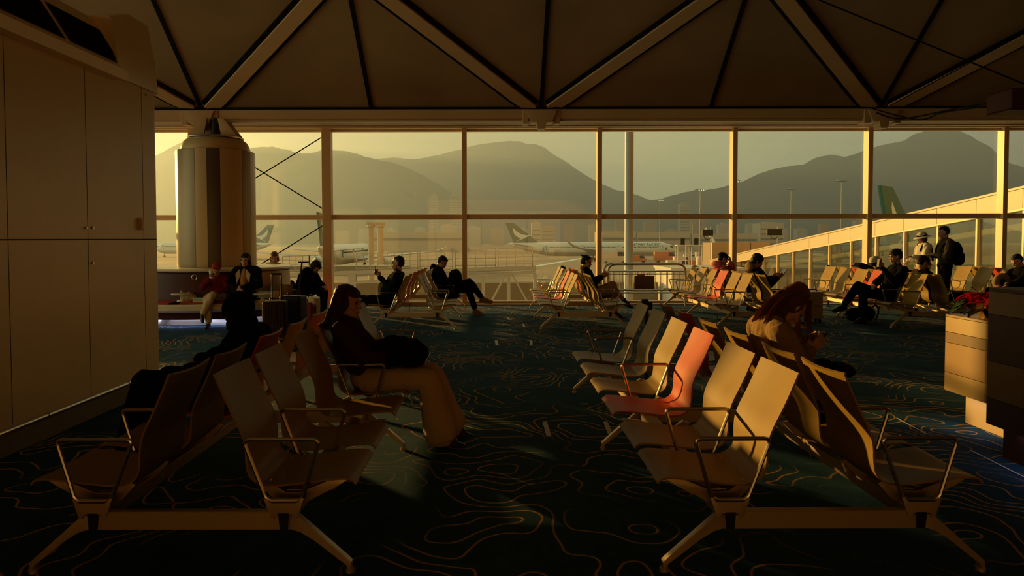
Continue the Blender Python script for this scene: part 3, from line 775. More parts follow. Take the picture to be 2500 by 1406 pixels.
# long terminal hangars behind the parked aircraft
for px0, px1, pt in ((1470, 1553, 565), (1556, 1686, 566), (1690, 1850, 570), (900, 1140, 566)):
    a = P(px0, pt, 520); b = P(px1, pt, 520)
    root = empty('cargo_hall', ((a.x + b.x) / 2, 520, GZ)); w = (b.x - a.x) / 2; dz = a.z - GZ
    m = MB(); m.box((-w, 0, 0), (w, 40, dz)); m.build('walls', M['city'], root)
    m = MB(); m.box((-w * .97, -.3, dz * .55), (w * .97, 0, dz * .68)); m.build('window_band', M['plane_dk'], root)
    tag(root, 'long low hall behind the parked aircraft, spanning pixels of the middle distance' if 0 else {1470: 'long low hall behind the aircraft fuselage, left of the outdoor pole', 1556: 'long low hall above the aircraft nose', 1690: 'long low hall behind the flood-light masts, right of the nose', 900: 'long low hall in haze behind the two white stacks'}[px0], 'building')

# ---- parked airliner
def airliner(name, loc, rz, label, cat='airplane', Ls=73.0, fr=3.0, txt=True, groupn=None):
    root = empty(name, loc, rz); zc = 4.9
    prof = [(0.0, .02, .9), (.8, .9, .7), (2.0, 1.6, .45), (4.0, 2.3, .22), (7.0, 2.85, .05), (10.0, fr, 0), (52.0, fr, 0), (58.0, 2.7, .25), (64.0, 2.0, .85), (70.0, 1.0, 1.75), (72.6, .35, 2.3), (73.0, .05, 2.4)]
    sp = spline([(a, b, c) for a, b, c in prof], 4)
    def hull(lo, hi, mt, nm):
        m = MB(); rows = []
        for q in sp:
            rows.append([(Ls / 2 - q.x * Ls / 73, q.y * math.sin(a), zc + (q.z if q.x > 30 else -q.z) + q.y * math.cos(a)) for a in [R(lo + (hi - lo) * k / 20) for k in range(21)]])
        m.grid(rows); return m.build(nm, M[mt], root, smooth=60)
    hull(-115, 115, 'plane_w', 'fuselage'); hull(115, 245, 'plane_belly', 'belly')
    X = lambda x: Ls / 2 - x * Ls / 73
    # fin
    fin = [(X(59.5), zc + 2.7), (X(70.5), zc + 2.4), (X(74.2), zc + 11.3), (X(70.6), zc + 11.3)]
    m = MB(); m.prism(fin, 'y', -.28, .28, bev=.1); fo = m.build('tail_fin', M['plane_t'], root)
    m = MB()                                         # pale wing-shaped sweep on the fin
    sw = [(X(69.8), zc + 3.2), (X(66.0), zc + 4.6), (X(63.4), zc + 5.9), (X(62.9), zc + 6.15), (X(65.2), zc + 6.0), (X(67.2), zc + 6.3), (X(69.2), zc + 7.6), (X(70.9), zc + 9.3), (X(71.0), zc + 8.6), (X(70.3), zc + 6.3), (X(68.6), zc + 5.0), (X(67.4), zc + 4.6)]
    m.prism(sw, 'y', -.33, .33); m.build('tail_mark', M['plane_w'], fo)
    for s in (-1, 1):
        m = MB()                                     # wing with upturned tip
        r0 = [Vector((X(26), s * 2.6, zc - 1.6)), Vector((X(39), s * 2.6, zc - 1.7))]
        r1 = [Vector((X(36), s * 15, zc - .4)), Vector((X(42), s * 15, zc - .4))]
        r2 = [Vector((X(45), s * 28, zc + .9)), Vector((X(47.5), s * 28, zc + .9))]
        r3 = [Vector((X(48.2), s * 31, zc + 2.0)), Vector((X(49.6), s * 31, zc + 2.0))]
        r4 = [Vector((X(50.8), s * 32.2, zc + 3.9)), Vector((X(51.4), s * 32.2, zc + 3.9))]
        th = [.75, .45, .22, .12, .05]; rows = []
        for (a, b), t in zip((r0, r1, r2, r3, r4), th):
            up_ = Vector((0, 0, t)); mid = a.lerp(b, .35)
            rows.append([a, mid + up_, b, mid - up_ * .6, a])
        m.grid(rows); m.build('wing', M['plane_belly'], root, smooth=50)
        m = MB()                                     # tailplane
        rows = []
        for x0, x1, y, z, t in ((62.5, 68.5, 1.2, 1.3, .3), (69.0, 71.6, 10.5, 2.2, .08)):
            a = Vector((X(x0), s * y, zc + z)); b = Vector((X(x1), s * y, zc + z)); mid = a.lerp(b, .35); u = Vector((0, 0, t)); rows.append([a, mid + u, b, mid - u, a])
        m.grid(rows); m.build('tailplane', M['plane_belly'], root, smooth=50)
        m = MB(); c = Vector((X(30), s * 10.5, zc - 2.7))
        m.tube([c + Vector((3.0, 0, 0)), c + Vector((2.7, 0, 0)), c + Vector((0, 0, 0)), c + Vector((-2.6, 0, .2))], [1.62, 1.78, 1.7, .9], 20); m.box(c + Vector((-2.5, -.2, 1.2)), c + Vector((1.5, .2, 2.4))); m.build('engine', M['plane_w'], root)
        m = MB(); m.cyl((X(37), s * 5.4, zc - 2.2), (X(37), s * 5.4, .7 - zc + 4.9 - 0), .25, 8)
        for wy in (-.6, .6):
            for wx in (-1, .9): m.cyl((X(37) + wx, s * 5.4 + wy - .25, .68), (X(37) + wx, s * 5.4 + wy + .25, .68), .68, 14)
        m.build('main_gear', M['black'], root)
        m = MB()                                     # cabin windows
        for k in range(88):
            x = 9 + k * .53
            if 24.5 < x < 27 or 40.5 < x < 42.5: continue
            m.box((X(x) - .13, s * fr * .985 - .06, zc + .55), (X(x) + .13, s * fr * .985 + .06, zc + .95))
        m.build('cabin_windows', M['plane_dk'], root)
        m = MB()
        for x in (7.6, 25.7, 41.5, 57.3):
            zz = zc + .35
            for dx in (-.55, .55): m.box((X(x) + dx - .05, s * fr * .97 - .08, zz - 1.0), (X(x) + dx + .05, s * fr * .97 + .08, zz + 1.1))
            m.box((X(x) - .55, s * fr * .92 - .08, zz + 1.05), (X(x) + .55, s * fr * .92 + .1, zz + 1.13))
        m.build('door_outlines', M['plane_t'], root)
    m = MB(); m.cyl((X(5.5), 0, zc - 2.2), (X(5.5), 0, .6), .18, 8); m.cyl((X(5.5), -.45, .5), (X(5.5), .45, .5), .5, 14); m.build('nose_gear', M['black'], root)
    m = MB()
    for s in (-1, 1):
        m.prism([(X(3.2), zc + .55), (X(1.9), zc + .45), (X(2.6), zc + 1.1), (X(3.8), zc + 1.25)], 'y', s * 1.5 - .45, s * 1.5 + .4)
    m.build('cockpit_windows', M['plane_dk'], root)
    if txt:
        tcu = bpy.data.curves.new('airline_title', 'FONT'); tcu.body = 'CATHAY PACIFIC'; tcu.size = 2.2; tcu.extrude = .04; tcu.space_character = 1.12
        tmp = bpy.data.objects.new('tmp', tcu); C.objects.link(tmp); dg_ = bpy.context.evaluated_depsgraph_get()
        tme = bpy.data.meshes.new_from_object(tmp.evaluated_get(dg_)); bpy.data.objects.remove(tmp)
        to = bpy.data.objects.new('airline_title', tme); C.objects.link(to); to.parent = root; tme.materials.clear(); tme.materials.append(M['plane_t'])
        wd = max(v.co.x for v in tme.vertices)
        for v in tme.vertices: v.co.x *= 12.5 / wd
        to.location = (15.9, -2.84, zc + 1.2); to.rotation_euler = (R(57), 0, 0)
        m = MB(); m.prism([(X(7.2), zc - .3), (X(6.2), zc + .1), (X(4.9), zc + 1.0), (X(5.4), zc + .1), (X(4.6), zc - .4), (X(6.0), zc - .35)], 'y', -2.80, -2.5); m.build('nose_mark', M['plane_t'], root)
    return tag(root, label, cat, groupn)
a = P(1242, 628, 300); b = P(1652, 628, 300)
airliner('airliner', ((a.x + b.x) / 2, 300, GZ), 0, 'white and teal airliner parked side-on beyond the glass, nose to the right')
# second airliner, its small fin shows right of the column
c = P(650, 600, 340)
airliner('airliner', (c.x - 31, 351, GZ), R(160), 'airliner whose small fin shows just right of the column, its body behind', txt=False)
# third one, seen from behind, wings spread low across the left bays
c = P(783, 600, 180)
airliner('airliner', (c.x - .5, 214, GZ), R(91), 'nearest airliner seen from behind, tall fin beside the thick left mullion', txt=False)
# green tail beyond the ramp at the right
c = P(2225, 500, 92)
airliner('airliner', (c.x + 23.4, 114, GZ), R(40), 'airliner behind the sloping ramp with only its green fin showing', txt=False)

# ---- flood-light masts
grp = 'flood-light masts on the apron'
for px_, py_, D, lb in ((1612, 487, 330, 'shortest lit mast, beside the outdoor pole'), (1710, 462, 290, 'lit mast between the pole and the sunlit mullion'), (1799, 441, 250, 'lit mast half hidden right of the sunlit mullion'), (1932, 461, 270, 'unlit mast against the right range, left of the last one'), (2055, 440, 230, 'rightmost mast, above the sloping ramp'), (1691, 545, 420, 'far faint mast behind the cargo halls')):
    t = P(px_, py_, D); root = empty('floodlight_mast', (t.x, D, GZ)); h = t.z - GZ
    m = MB(); m.tube([(0, 0, 0), (0, 0, h)], [.34, .17], 8); m.build('pole', M['galv'], root)
    m = MB(); m.lathe([(0, h + .2), (1.2, h + .1), (1.9, h - .25), (1.4, h - .35), (0, h - .3)], 12); m.build('lamp_crown', M['galv'], root)
    if py_ in (487, 462, 441):
        m = MB()
        for k in range(3): m.box((-1.15 + k * .9, -1.7, h - .62), (-.75 + k * .9, -1.5, h - .36))
        m.build('lit_lamps', mat('lit_flood_lamp', (1, .9, .7), emit=((1, .82, .55), 1.6)), root)
    tag(root, 'tall apron flood-light mast: ' + lb, 'light mast', grp)

# ---- round white pole right outside the glass
a = P(1525, 500, 19.5); b = P(1546, 500, 19.5)
m = MB(); m.cyl(((a.x + b.x) / 2, 19.5, GZ), ((a.x + b.x) / 2, 19.5, 7.5), (b.x - a.x) / 2, 28)
tag(m.build('outdoor_pole', mat('pole_grey_paint', (.22, .25, .27), .5)), 'thick round pole standing just outside the glass, cutting across the airliner', 'pole')

# ---- two vent stacks
for x0, x1, lb in ((898, 913, 'left one of the two pale vent stacks with crowned tops'), (921, 936, 'right one of the two pale vent stacks with crowned tops')):
    a = P(x0, 549, 90); b = P(x1, 549, 90); cx = (a.x + b.x) / 2; r = (b.x - a.x) / 2
    root = empty('vent_stack', (cx, 90, GZ)); h = a.z - GZ
    m = MB(); m.lathe([(r, 0), (r, h * .97), (r * 1.15, h * .975)], 20); m.build('shaft', M['conc'], root)
    m = MB(); m.lathe([(r * 1.1, h * .97), (r * 1.35, h * .975), (r * 1.35, h), (r * .8, h), (r * .8, h * .98)], 20)
    for k in range(8): m.box((r * 1.2 * math.cos(k * PI / 4) - .08, r * 1.2 * math.sin(k * PI / 4) - .08, h), (r * 1.2 * math.cos(k * PI / 4) + .08, r * 1.2 * math.sin(k * PI / 4) + .08, h + .35))
    m.build('crown', M['conc'], root); tag(root, lb, 'vent stack')

# ---- service gangway with truss legs in front of the left bays
YG = 27.0
gw = empty('service_gangway', (0, YG, 0)); tag(gw, 'grey steel service gangway with guard rails and truss legs outside the left bays', 'gangway')
def gp(px_, py_, y=YG): q = P(px_, py_, y); return Vector((q.x, q.y - YG, q.z))
m = MB()
a, b, c = gp(640, 672), gp(1010, 672), gp(1308, 652)
m.obox(a, gp(1308, 653), .16, .14); m.obox(gp(860, 690), gp(1308, 664), .16, .10)
m.obox(gp(640, 676, YG + 1.4), gp(1308, 655, YG + 1.4), .16, .14)
m.build('deck_beam', M['galv'], gw)
m = MB(); m.prism([(gp(640, 672).x, gp(640, 672).z), (gp(1308, 653).x, gp(1308, 653).z), (gp(1308, 653).x, gp(1308, 653).z - .05), (gp(640, 672).x, gp(640, 672).z - .05)], 'y', 0, 1.4); m.build('deck', M['galv'], gw)
for px_ in (860, 1120, 1180, 1242, 1306):
    m = MB(); p = gp(px_, 668); m.obox((p.x, 0, p.z), (p.x, 0, GZ), .13 if px_ > 900 else .30, .13, up=(0, 1, 0)); m.build('post', M['galv'], gw)
for p0, p1 in (((1238, 664), (1195, 745)), ((1247, 664), (1292, 745)), ((1124, 672), (1150, 700)), ((1118, 672), (1100, 700))):
    m = MB(); a = gp(*p0); b = gp(*p1); d = (b - a) * 1.6; m.obox(a, a + d, .07, .07, up=(0, 1, 0)); m.build('brace', M['galv'], gw)
for yy in (YG, YG + 1.4):                                        # cage of guard rails
    k = 0
    for px0, px1 in ((690, 755), (755, 820), (870, 940), (945, 1020), (1025, 1105), (1112, 1210), (1216, 1300)):
        top0 = 626 - (px0 - 690) * .036; top1 = 626 - (px1 - 690) * .036; bot0 = 670 - (px0 - 690) * .03
        m = MB(); a = gp(px0, top0, yy); b = gp(px1, top1, yy); c = gp(px1, bot0, yy); d = gp(px0, bot0, yy)
        for u, v in ((a, b), (d, a), (b, c), (a.lerp(d, .45), b.lerp(c, .45)), (a.lerp(d, .8), b.lerp(c, .8))): m.obox(u, v, .035, .035, up=(0, 1, 0))
        for t in (.25, .5, .75): m.obox(a.lerp(b, t), d.lerp(c, t), .022, .022, up=(0, 1, 0))
        m.build('guard_rail', M['galv'], gw)
# grey boarding-bridge tube further back
m = MB(); m.obox(P(1300, 655, 45), P(1425, 633, 60), .5, .22); tag(m.build('bridge_tube', M['plane_w']), 'pale blue-grey tube sloping up behind the person with the hair bun', 'boarding bridge')
m = MB(); m.obox(P(640, 656, 60), P(1000, 654, 62), 2.6, .5)
tag(m.build('bridge_tube', M['galv']), 'long pale boarding bridge low behind the gangway rails', 'boarding bridge')
# dark wall and ground below the gangway
m = MB(); m.box((-40, 40, GZ), (9.3, 41, -1.05)); tag(m.build('embankment', mat('dark_wall', (.16, .14, .09), .9)), 'dark low bank seen between the gangway legs', 'embankment')

# ---- ramp corridor on the right: cream parapet band over glazing
RX = 14.0
ramp = empty('ramp_corridor', (RX, 0, 0)); tag(ramp, 'sunlit glazed ramp corridor sloping down across the right bays', 'corridor')
def rp(px_, py_): q = PX(px_, py_, RX); return Vector((0, q.y, q.z))
top_a, top_b = rp(1875, 603), rp(2420, 476); slope = (top_b.z - top_a.z) / (top_b.y - top_a.y)
bot_a, bot_b = rp(1870, 625), rp(2385, 530); sl2 = (bot_b.z - bot_a.z) / (bot_b.y - bot_a.y)
tz = lambda y: top_b.z + slope * (y - top_b.y)
bz = lambda y: bot_b.z + sl2 * (y - bot_b.y)
ys = [16.6] + [20.3 + 1.8 * k for k in range(-1, 15)]
for k in range(len(ys) - 1):
    y0, y1 = ys[k] + .01, ys[k + 1] - .01
    m = MB(); m.prism([(y0, tz(y0)), (y1, tz(y1)), (y1, bz(y1)), (y0, bz(y0))], 'x', -.04, .25); m.build('parapet_panel', M['clad'], ramp)
    m = MB(); m.box((-.02, ys[k] - .035, -3.5), (.10, ys[k] + .035, bz(ys[k]) - .02)); m.build('mullion', M['frame'], ramp)
    m = MB(); m.quad((.06, ys[k], -3.4), (.06, ys[k + 1], -3.4), (.06, ys[k + 1], bz(ys[k + 1]) - .03), (.06, ys[k], bz(ys[k]) - .03)); m.build('pane', M['glass_out'] if 'glass_out' in M else M.setdefault('glass_out', glass_material('outdoor_glass', (.45, .48, .40), 2.0)), ramp)
m = MB(); m.prism([(ys[0], tz(ys[0]) + .03), (ys[-1], tz(ys[-1]) + .03), (ys[-1], tz(ys[-1]) - .03), (ys[0], tz(ys[0]) - .03)], 'x', -.08, .5); m.build('coping', M['clad'], ramp)
m = MB(); m.prism([(ys[0], bz(ys[0]) + .0), (ys[-1], bz(ys[-1]) + .0), (ys[-1], bz(ys[-1]) - .05), (ys[0], bz(ys[0]) - .05)], 'x', -.06, .12); m.build('sill_rail', M['frame'], ramp)
m = MB(); m.box((0.2, ys[0], -3.6), (3.2, ys[-1], -3.4)); m.prism([(ys[0], tz(ys[0]) - .45), (ys[-1], tz(ys[-1]) - .45), (ys[-1], -3.5), (ys[0], -3.5)], 'x', 3.0, 3.2); m.build('inner_wall', mat('corridor_inside', (.22, .20, .13), .8), ramp)
# flat cream box where the corridor turns
a = P(1738, 592, 46); b = P(1880, 625, 46)
cb = empty('stair_block', ((a.x + b.x) / 2, 46, 0)); tag(cb, 'flat cream-clad block left of the ramp, behind the sunlit mullion', 'building')
m = MB(); w = (b.x - a.x) / 2
for k in range(3): m.box((-w + k * w * 2 / 3 + .02, 0, b.z - .4), (-w + (k + 1) * w * 2 / 3 - .02, .3, a.z))
m.build('cladding', M['clad'], cb)
m = MB(); m.box((-w, .3, GZ), (w, 2, a.z - .02)); m.build('core', M['city2'], cb)
a = P(1640, 655, 38); b = P(1740, 720, 38)
m = MB(); m.box((a.x, 38, GZ), (13.6, 42, a.z)); m.box((a.x - .1, 37.8, a.z - .12), (13.7, 42, a.z + .02)); tag(m.build('plant_room', M['conc']), 'pale low plant room behind the right end of the steel barrier', 'building')
# roof cameras on stalks
for px_, py_, w, lb in ((1727, 568, 26, 'left dark sign box on a thin mast, left of the sunlit mullion'), (1890, 567, 36, 'right dark sign box on a thin mast, above the ramp')):
    t = P(px_, py_, 60); root = empty('mast_sign', (t.x, 60, GZ)); h = t.z - GZ
    m = MB(); m.cyl((.3, 0, 0), (.3, 0, h + .5), .05, 8); m.build('mast', M['galv'], root)
    hw = w / 2 * 60 / 1700; m = MB(); m.box((-hw, -.15, h - .26), (hw, .1, h + .26), bev=.02); m.build('sign_box', M['black'], root)
    m = MB(); m.tube([(math.cos(PI + a * PI / 8) * .3, 0, h - .26 + math.sin(PI + a * PI / 8) * .3) for a in range(9)], .03, 6); m.build('cable_loop', M['black'], root)
    tag(root, lb, 'sign')
# crane jib and service vehicles near the nose of the airliner
t = P(1722, 585, 80); cr = empty('loading_crane', (t.x, 80, GZ)); tag(cr, 'small white crane jib slanting up left of the cream block', 'crane')
h = t.z - GZ
m = MB(); m.obox((-.0, 0, h + 1.3), (1.6, 0, h - 1.2), .25, .2, up=(0, 1, 0)); m.build('jib', M['plane_w'], cr)
m = MB(); m.box((.2, -.6, 0), (2.2, .8, h - 1.2), bev=.05); m.build('cab', M['plane_w'], cr)
M['veh'] = mat('vehicle_white', (.6, .58, .5), .4); M['veh_o'] = mat('vehicle_orange', (.55, .2, .06), .5); M['tyre'] = mat('tyre', (.02, .02, .02), .8)
def vehicle(px_, py_, D, L, hgt, mt, label, grp=None):
    t = P(px_, py_, D); root = empty('apron_vehicle', (t.x, D, GZ)); m = MB()
    m.prism([(-L / 2, .5), (L / 2, .5), (L / 2, hgt * .55), (L * .38, hgt * .58), (L * .28, hgt), (-L / 2, hgt)], 'y', -1.1, 1.1, bev=.08); m.build('body', M[mt], root)
    m = MB(); m.prism([(L * .39, hgt * .60), (L * .30, hgt * .95), (L * .10, hgt * .95), (L * .10, hgt * .60)], 'y', -1.12, 1.12); m.build('windows', M['plane_dk'], root)
    m = MB()
    for x in (-L * .32, L * .32):
        for y in (-1.05, 1.05): m.cyl((x, y - .15, .45), (x, y + .15, .45), .45, 12)
    m.build('wheels', M['tyre'], root); return tag(root, label, 'vehicle', grp)
vehicle(1500, 628, 262, 10, 4.6, 'veh', 'white catering truck under the airliner wing')
vehicle(1556, 632, 268, 7, 3.0, 'veh_o', 'orange service vehicle below the airliner, at the outdoor pole')
vehicle(1625, 622, 270, 9, 4.2, 'veh_o', 'orange loader under the airliner nose')
rv = random.Random(5)
for k in range(12):
    vehicle(1657 + k * 9, 620, 200 + (k * 37 % 120) + rv.uniform(-3, 3), rv.uniform(4, 8), rv.uniform(2, 3.4), rv.choice(['veh', 'veh_o', 'veh']), ORD[k] + ' small service vehicle from the left in the row right of the airliner nose', 'service vehicles right of the airliner')
for px_ in (1665, 1698):
    t = P(px_, 600, 150); root = empty('access_platform', (t.x, 150, GZ)); h = t.z - GZ
    m = MB()
    for x in (-1.1, 1.1):
        for y in (-1, 1): m.box((x - .08, y - .08, 0), (x + .08, y + .08, h))
    m.box((-1.3, -1.2, h), (1.3, 1.2, h + .2)); m.build('frame', M['veh'], root)
    m = MB(); m.box((-.4, -.4, h + .2), (.5, .4, h + 1.6)); m.build('lamp_box', M['tyre'], root)
    tag(root, 'left light-framed access platform by the nose' if px_ == 1665 else 'right light-framed access platform by the nose', 'platform')
# ================================================================ people
V = Vector
def mat_skin(name, col): return mat(name, col, 0.5, spec=0.35)
M['skin'] = mat_skin('skin', (0.50, 0.27, 0.17)); M['skin_tan'] = mat_skin('skin_tanned', (0.40, 0.20, 0.12))
M['hair_black'] = mat('black_hair', (0.012, 0.009, 0.008), .62, spec=.3, trans=.10)
M['hair_brown'] = mat('brown_hair', (0.085, 0.034, 0.014), .5, spec=.35, trans=.45)
M['hair_auburn'] = mat('auburn_hair', (0.20, 0.080, 0.030), .55, spec=.3, trans=.4)
M['eye'] = mat('eye', (.03, .02, .015), .15)
def cloth(name, col, b=.35, trans=0): return mat(name, col, .95, spec=.06, bump=(70, b), trans=trans)
M['c_black'] = cloth('black_cloth', (.005, .0045, .005)); M['c_navy'] = cloth('navy_cloth', (.007, .008, .014)); M['c_brown'] = cloth('dark_brown_knit', (.040, .018, .010))
M['c_tan'] = cloth('tan_wool', (.30, .19, .09)); M['c_beige'] = cloth('beige_cotton', (.50, .38, .23)); M['c_white'] = cloth('off_white_cotton', (.62, .57, .42)); M['c_pink'] = cloth('pink_fleece', (.55, .14, .13), trans=.2)
M['c_red'] = cloth('red_sweatshirt', (.13, .012, .012)); M['c_yellow'] = cloth('ochre_shirt', (.42, .22, .07)); M['c_grey'] = cloth('dark_grey_jersey', (.05, .042, .03)); M['c_olive'] = cloth('olive_jacket', (.10, .075, .04))
M['shoe_tan'] = mat('tan_suede', (.34, .20, .09), .8); M['shoe_black'] = mat('black_shoe', (.015, .014, .014), .5); M['sole'] = mat('pale_rubber_sole', (.5, .44, .34), .7)
M['glassesf'] = mat('spectacle_frame', (.02, .02, .02), .3); M['lens'] = glass_material('spectacle_lens', (.95, .95, .95), 1.5)
M['screen'] = mat('phone_screen', (.02, .02, .025), .12, spec=.6)

def cap_verts(bm, a, b, ra, rb, seg=12):
    a = V(a); b = V(b); d = b - a; L = d.length
    if L < 1e-6: d = V((0, 0, 1)); L = 1e-6
    z = d.normalized(); x = z.orthogonal().normalized(); y = z.cross(x); rings = []
    def ring(c, r): return [bm.verts.new(c + (x * math.cos(2 * PI * k / seg) + y * math.sin(2 * PI * k / seg)) * r) for k in range(seg)]
    st = [(-90, 0), (-60, 0), (-30, 0), (0, 0), (0, 1), (30, 1), (60, 1), (90, 1)]
    for ang, e in st:
        r = (rb if e else ra); c = (b if e else a) + z * (r * math.sin(R(ang)))
        if abs(ang) == 90: rings.append([bm.verts.new(c)])
        else: rings.append(ring(c, r * math.cos(R(ang))))
    for A, B in zip(rings[:-1], rings[1:]):
        for k in range(seg):
            k2 = (k + 1) % seg
            if len(A) == 1: bm.faces.new((A[0], B[k], B[k2]))
            elif len(B) == 1: bm.faces.new((A[k], A[k2], B[0]))
            else: bm.faces.new((A[k], A[k2], B[k2], B[k]))
def blob(name, prims, voxel, material, parent, smooth=3, folds=0.0, fscale=9.0, seed=0, cut=None):
    bm = bmesh.new()
    for p in prims:
        if p[0] == 'c': cap_verts(bm, *p[1:])
        elif p[0] == 'e':
            _, c, r, mt = p
            bmesh.ops.create_uvsphere(bm, u_segments=18, v_segments=12, radius=1.0, matrix=Matrix.Translation(c) @ mt.to_4x4() @ Matrix.Diagonal((*r, 1)))
    bmesh.ops.recalc_face_normals(bm, faces=bm.faces[:])
    me = bpy.data.meshes.new('tmp'); bm.to_mesh(me); bm.free()
    o = bpy.data.objects.new('tmp', me); C.objects.link(o)
    rm = o.modifiers.new('r', 'REMESH'); rm.mode = 'VOXEL'; rm.voxel_size = voxel
    if smooth:
        sm = o.modifiers.new('s', 'SMOOTH'); sm.factor = .5; sm.iterations = smooth
    dg = bpy.context.evaluated_depsgraph_get(); nm = bpy.data.meshes.new_from_object(o.evaluated_get(dg), depsgraph=dg)
    bpy.data.objects.remove(o); bpy.data.meshes.remove(me)
    nm.name = name
    if folds:
        sv = V((seed * 3.1, seed * 1.7, seed))
        ns = [v.normal.copy() for v in nm.vertices]
        for v, n in zip(nm.vertices, ns):
            q = V((v.co.x * fscale, v.co.y * fscale, v.co.z * fscale * .55)) + sv
            v.co += n * (folds * (abs(mnoise.noise(q)) * 2 - .6) + folds * .5 * mnoise.noise(q * 2.3))
    for f in nm.polygons: f.use_smooth = True
    nm.materials.clear(); nm.materials.append(material)
    o = bpy.data.objects.new(name, nm); C.objects.link(o); o.parent = parent
    return o
I3 = Matrix.Identity(3)
def rotm(yaw, pitch, roll=0):           # head frame: x forward, y left, z up; positive pitch looks down
    return Matrix.Rotation(R(yaw), 3, 'Z') @ Matrix.Rotation(R(pitch), 3, 'Y') @ Matrix.Rotation(R(roll), 3, 'X')
def head_prims(c, m, s=1.0, fem=False):
    f = lambda x, y, z: c + m @ (V((x, y, z)) * s)
    E = lambda x, y, z, a, b, d: ('e', f(x, y, z), (a * s, b * s, d * s), m)
    j = .9 if fem else 1.0
    pr = [E(-.012, 0, .035, .096, .076, .082), E(.022, 0, -.03, .066, .060 * j, .082), E(.056, 0, -.094, .028, .030 * j, .022),
          ('c', f(.040, -.03 * j, -.075), f(.060, 0, -.098), .024 * s, .020 * s), ('c', f(.040, .03 * j, -.075), f(.060, 0, -.098), .024 * s, .020 * s),
          ('c', f(.084, 0, .006), f(.101, 0, -.030), .008 * s, .0125 * s), ('c', f(.078, -.034, .024), f(.080, .034, .024), .014 * s, .014 * s),
          ('c', f(.090, -.018, -.062), f(.090, .018, -.062), .010 * s, .010 * s), ('c', f(.088, -.014, -.072), f(.088, .014, -.072), .009 * s, .009 * s),
          E(.055, .035, -.028, .028, .024, .028), E(.055, -.035, -.028, .028, .024, .028),
          E(-.004, .077, -.008, .019, .010, .031), E(-.004, -.077, -.008, .019, .010, .031)]
    return pr
def hand_prims(w, d, n, curl=.4, s=1.0, side=1, spread=0.0):
    d = V(d).normalized(); n = V(n); n = (n - d * n.dot(d)).normalized(); l = n.cross(d).normalized() * side     # l: towards the little finger
    pr = [('c', w, w + d * .03 * s, .024 * s, .028 * s)]
    for k in (-1.5, -.5, .5, 1.5):
        kb = w + d * .082 * s + l * (k * .0185 * s); pr.append(('c', w + d * .022 * s + l * (k * .011 * s), kb, .0145 * s, .0115 * s))
        L = {-1.5: .94, -.5: 1.05, .5: 1.0, 1.5: .80}[k]; p = kb; ang = 0
        for ln, cu in ((.040, .75), (.026, 1.0), (.021, .8)):
            ang += curl * cu * 62
            dd = (d * math.cos(R(ang)) + n * math.sin(R(ang))) + l * k * (.05 + spread)
            q = p + dd.normalized() * ln * L * s; pr.append(('c', p, q, .0092 * s, .0080 * s)); p = q
    tb = w + d * .022 * s - l * .022 * s; t1 = tb + (d * .6 - l * .62 + n * .45).normalized() * .036 * s; t2 = t1 + (d * .85 - l * .12 + n * .55).normalized() * .030 * s; t3 = t2 + (d * .9 + n * .35 + l * .1).normalized() * .022 * s
    pr += [('c', tb, t1, .0145 * s, .0115 * s), ('c', t1, t2, .0108 * s, .0096 * s), ('c', t2, t3, .0095 * s, .0085 * s)]
    return pr
def torso_prims(J, g, sc=1.0, dep=1.0):                 # g: how much fuller than the bare body
    pe, ch, nb = V(J['pelvis']), V(J['chest']), V(J['neck'])
    sl, sr = V(J['shl']), V(J['shr']); hl, hr = V(J['hipl']), V(J['hipr'])
    up_ = (nb - pe).normalized(); lat = (sl - sr).normalized(); fw = lat.cross(up_).normalized(); m = Matrix((fw, lat, up_)).transposed()
    w = (sl - sr).length / 2
    pr = [('e', pe, (.115 * sc * dep + g, .150 * sc + g, .115 * sc + g), m), ('e', pe.lerp(ch, .5), (.108 * sc * dep + g, .132 * sc + g, .14 * sc + g), m),
          ('e', ch, (.118 * sc * dep + g, w * .86 + g, .15 * sc + g), m), ('e', ch.lerp(nb, .55), (.090 * sc * dep + g, w * .80 + g, .085 * sc + g), m),
          ('c', nb - up_ * .02, sl, .055 * sc + g, .052 * sc + g), ('c', nb - up_ * .02, sr, .055 * sc + g, .052 * sc + g)]
    return pr
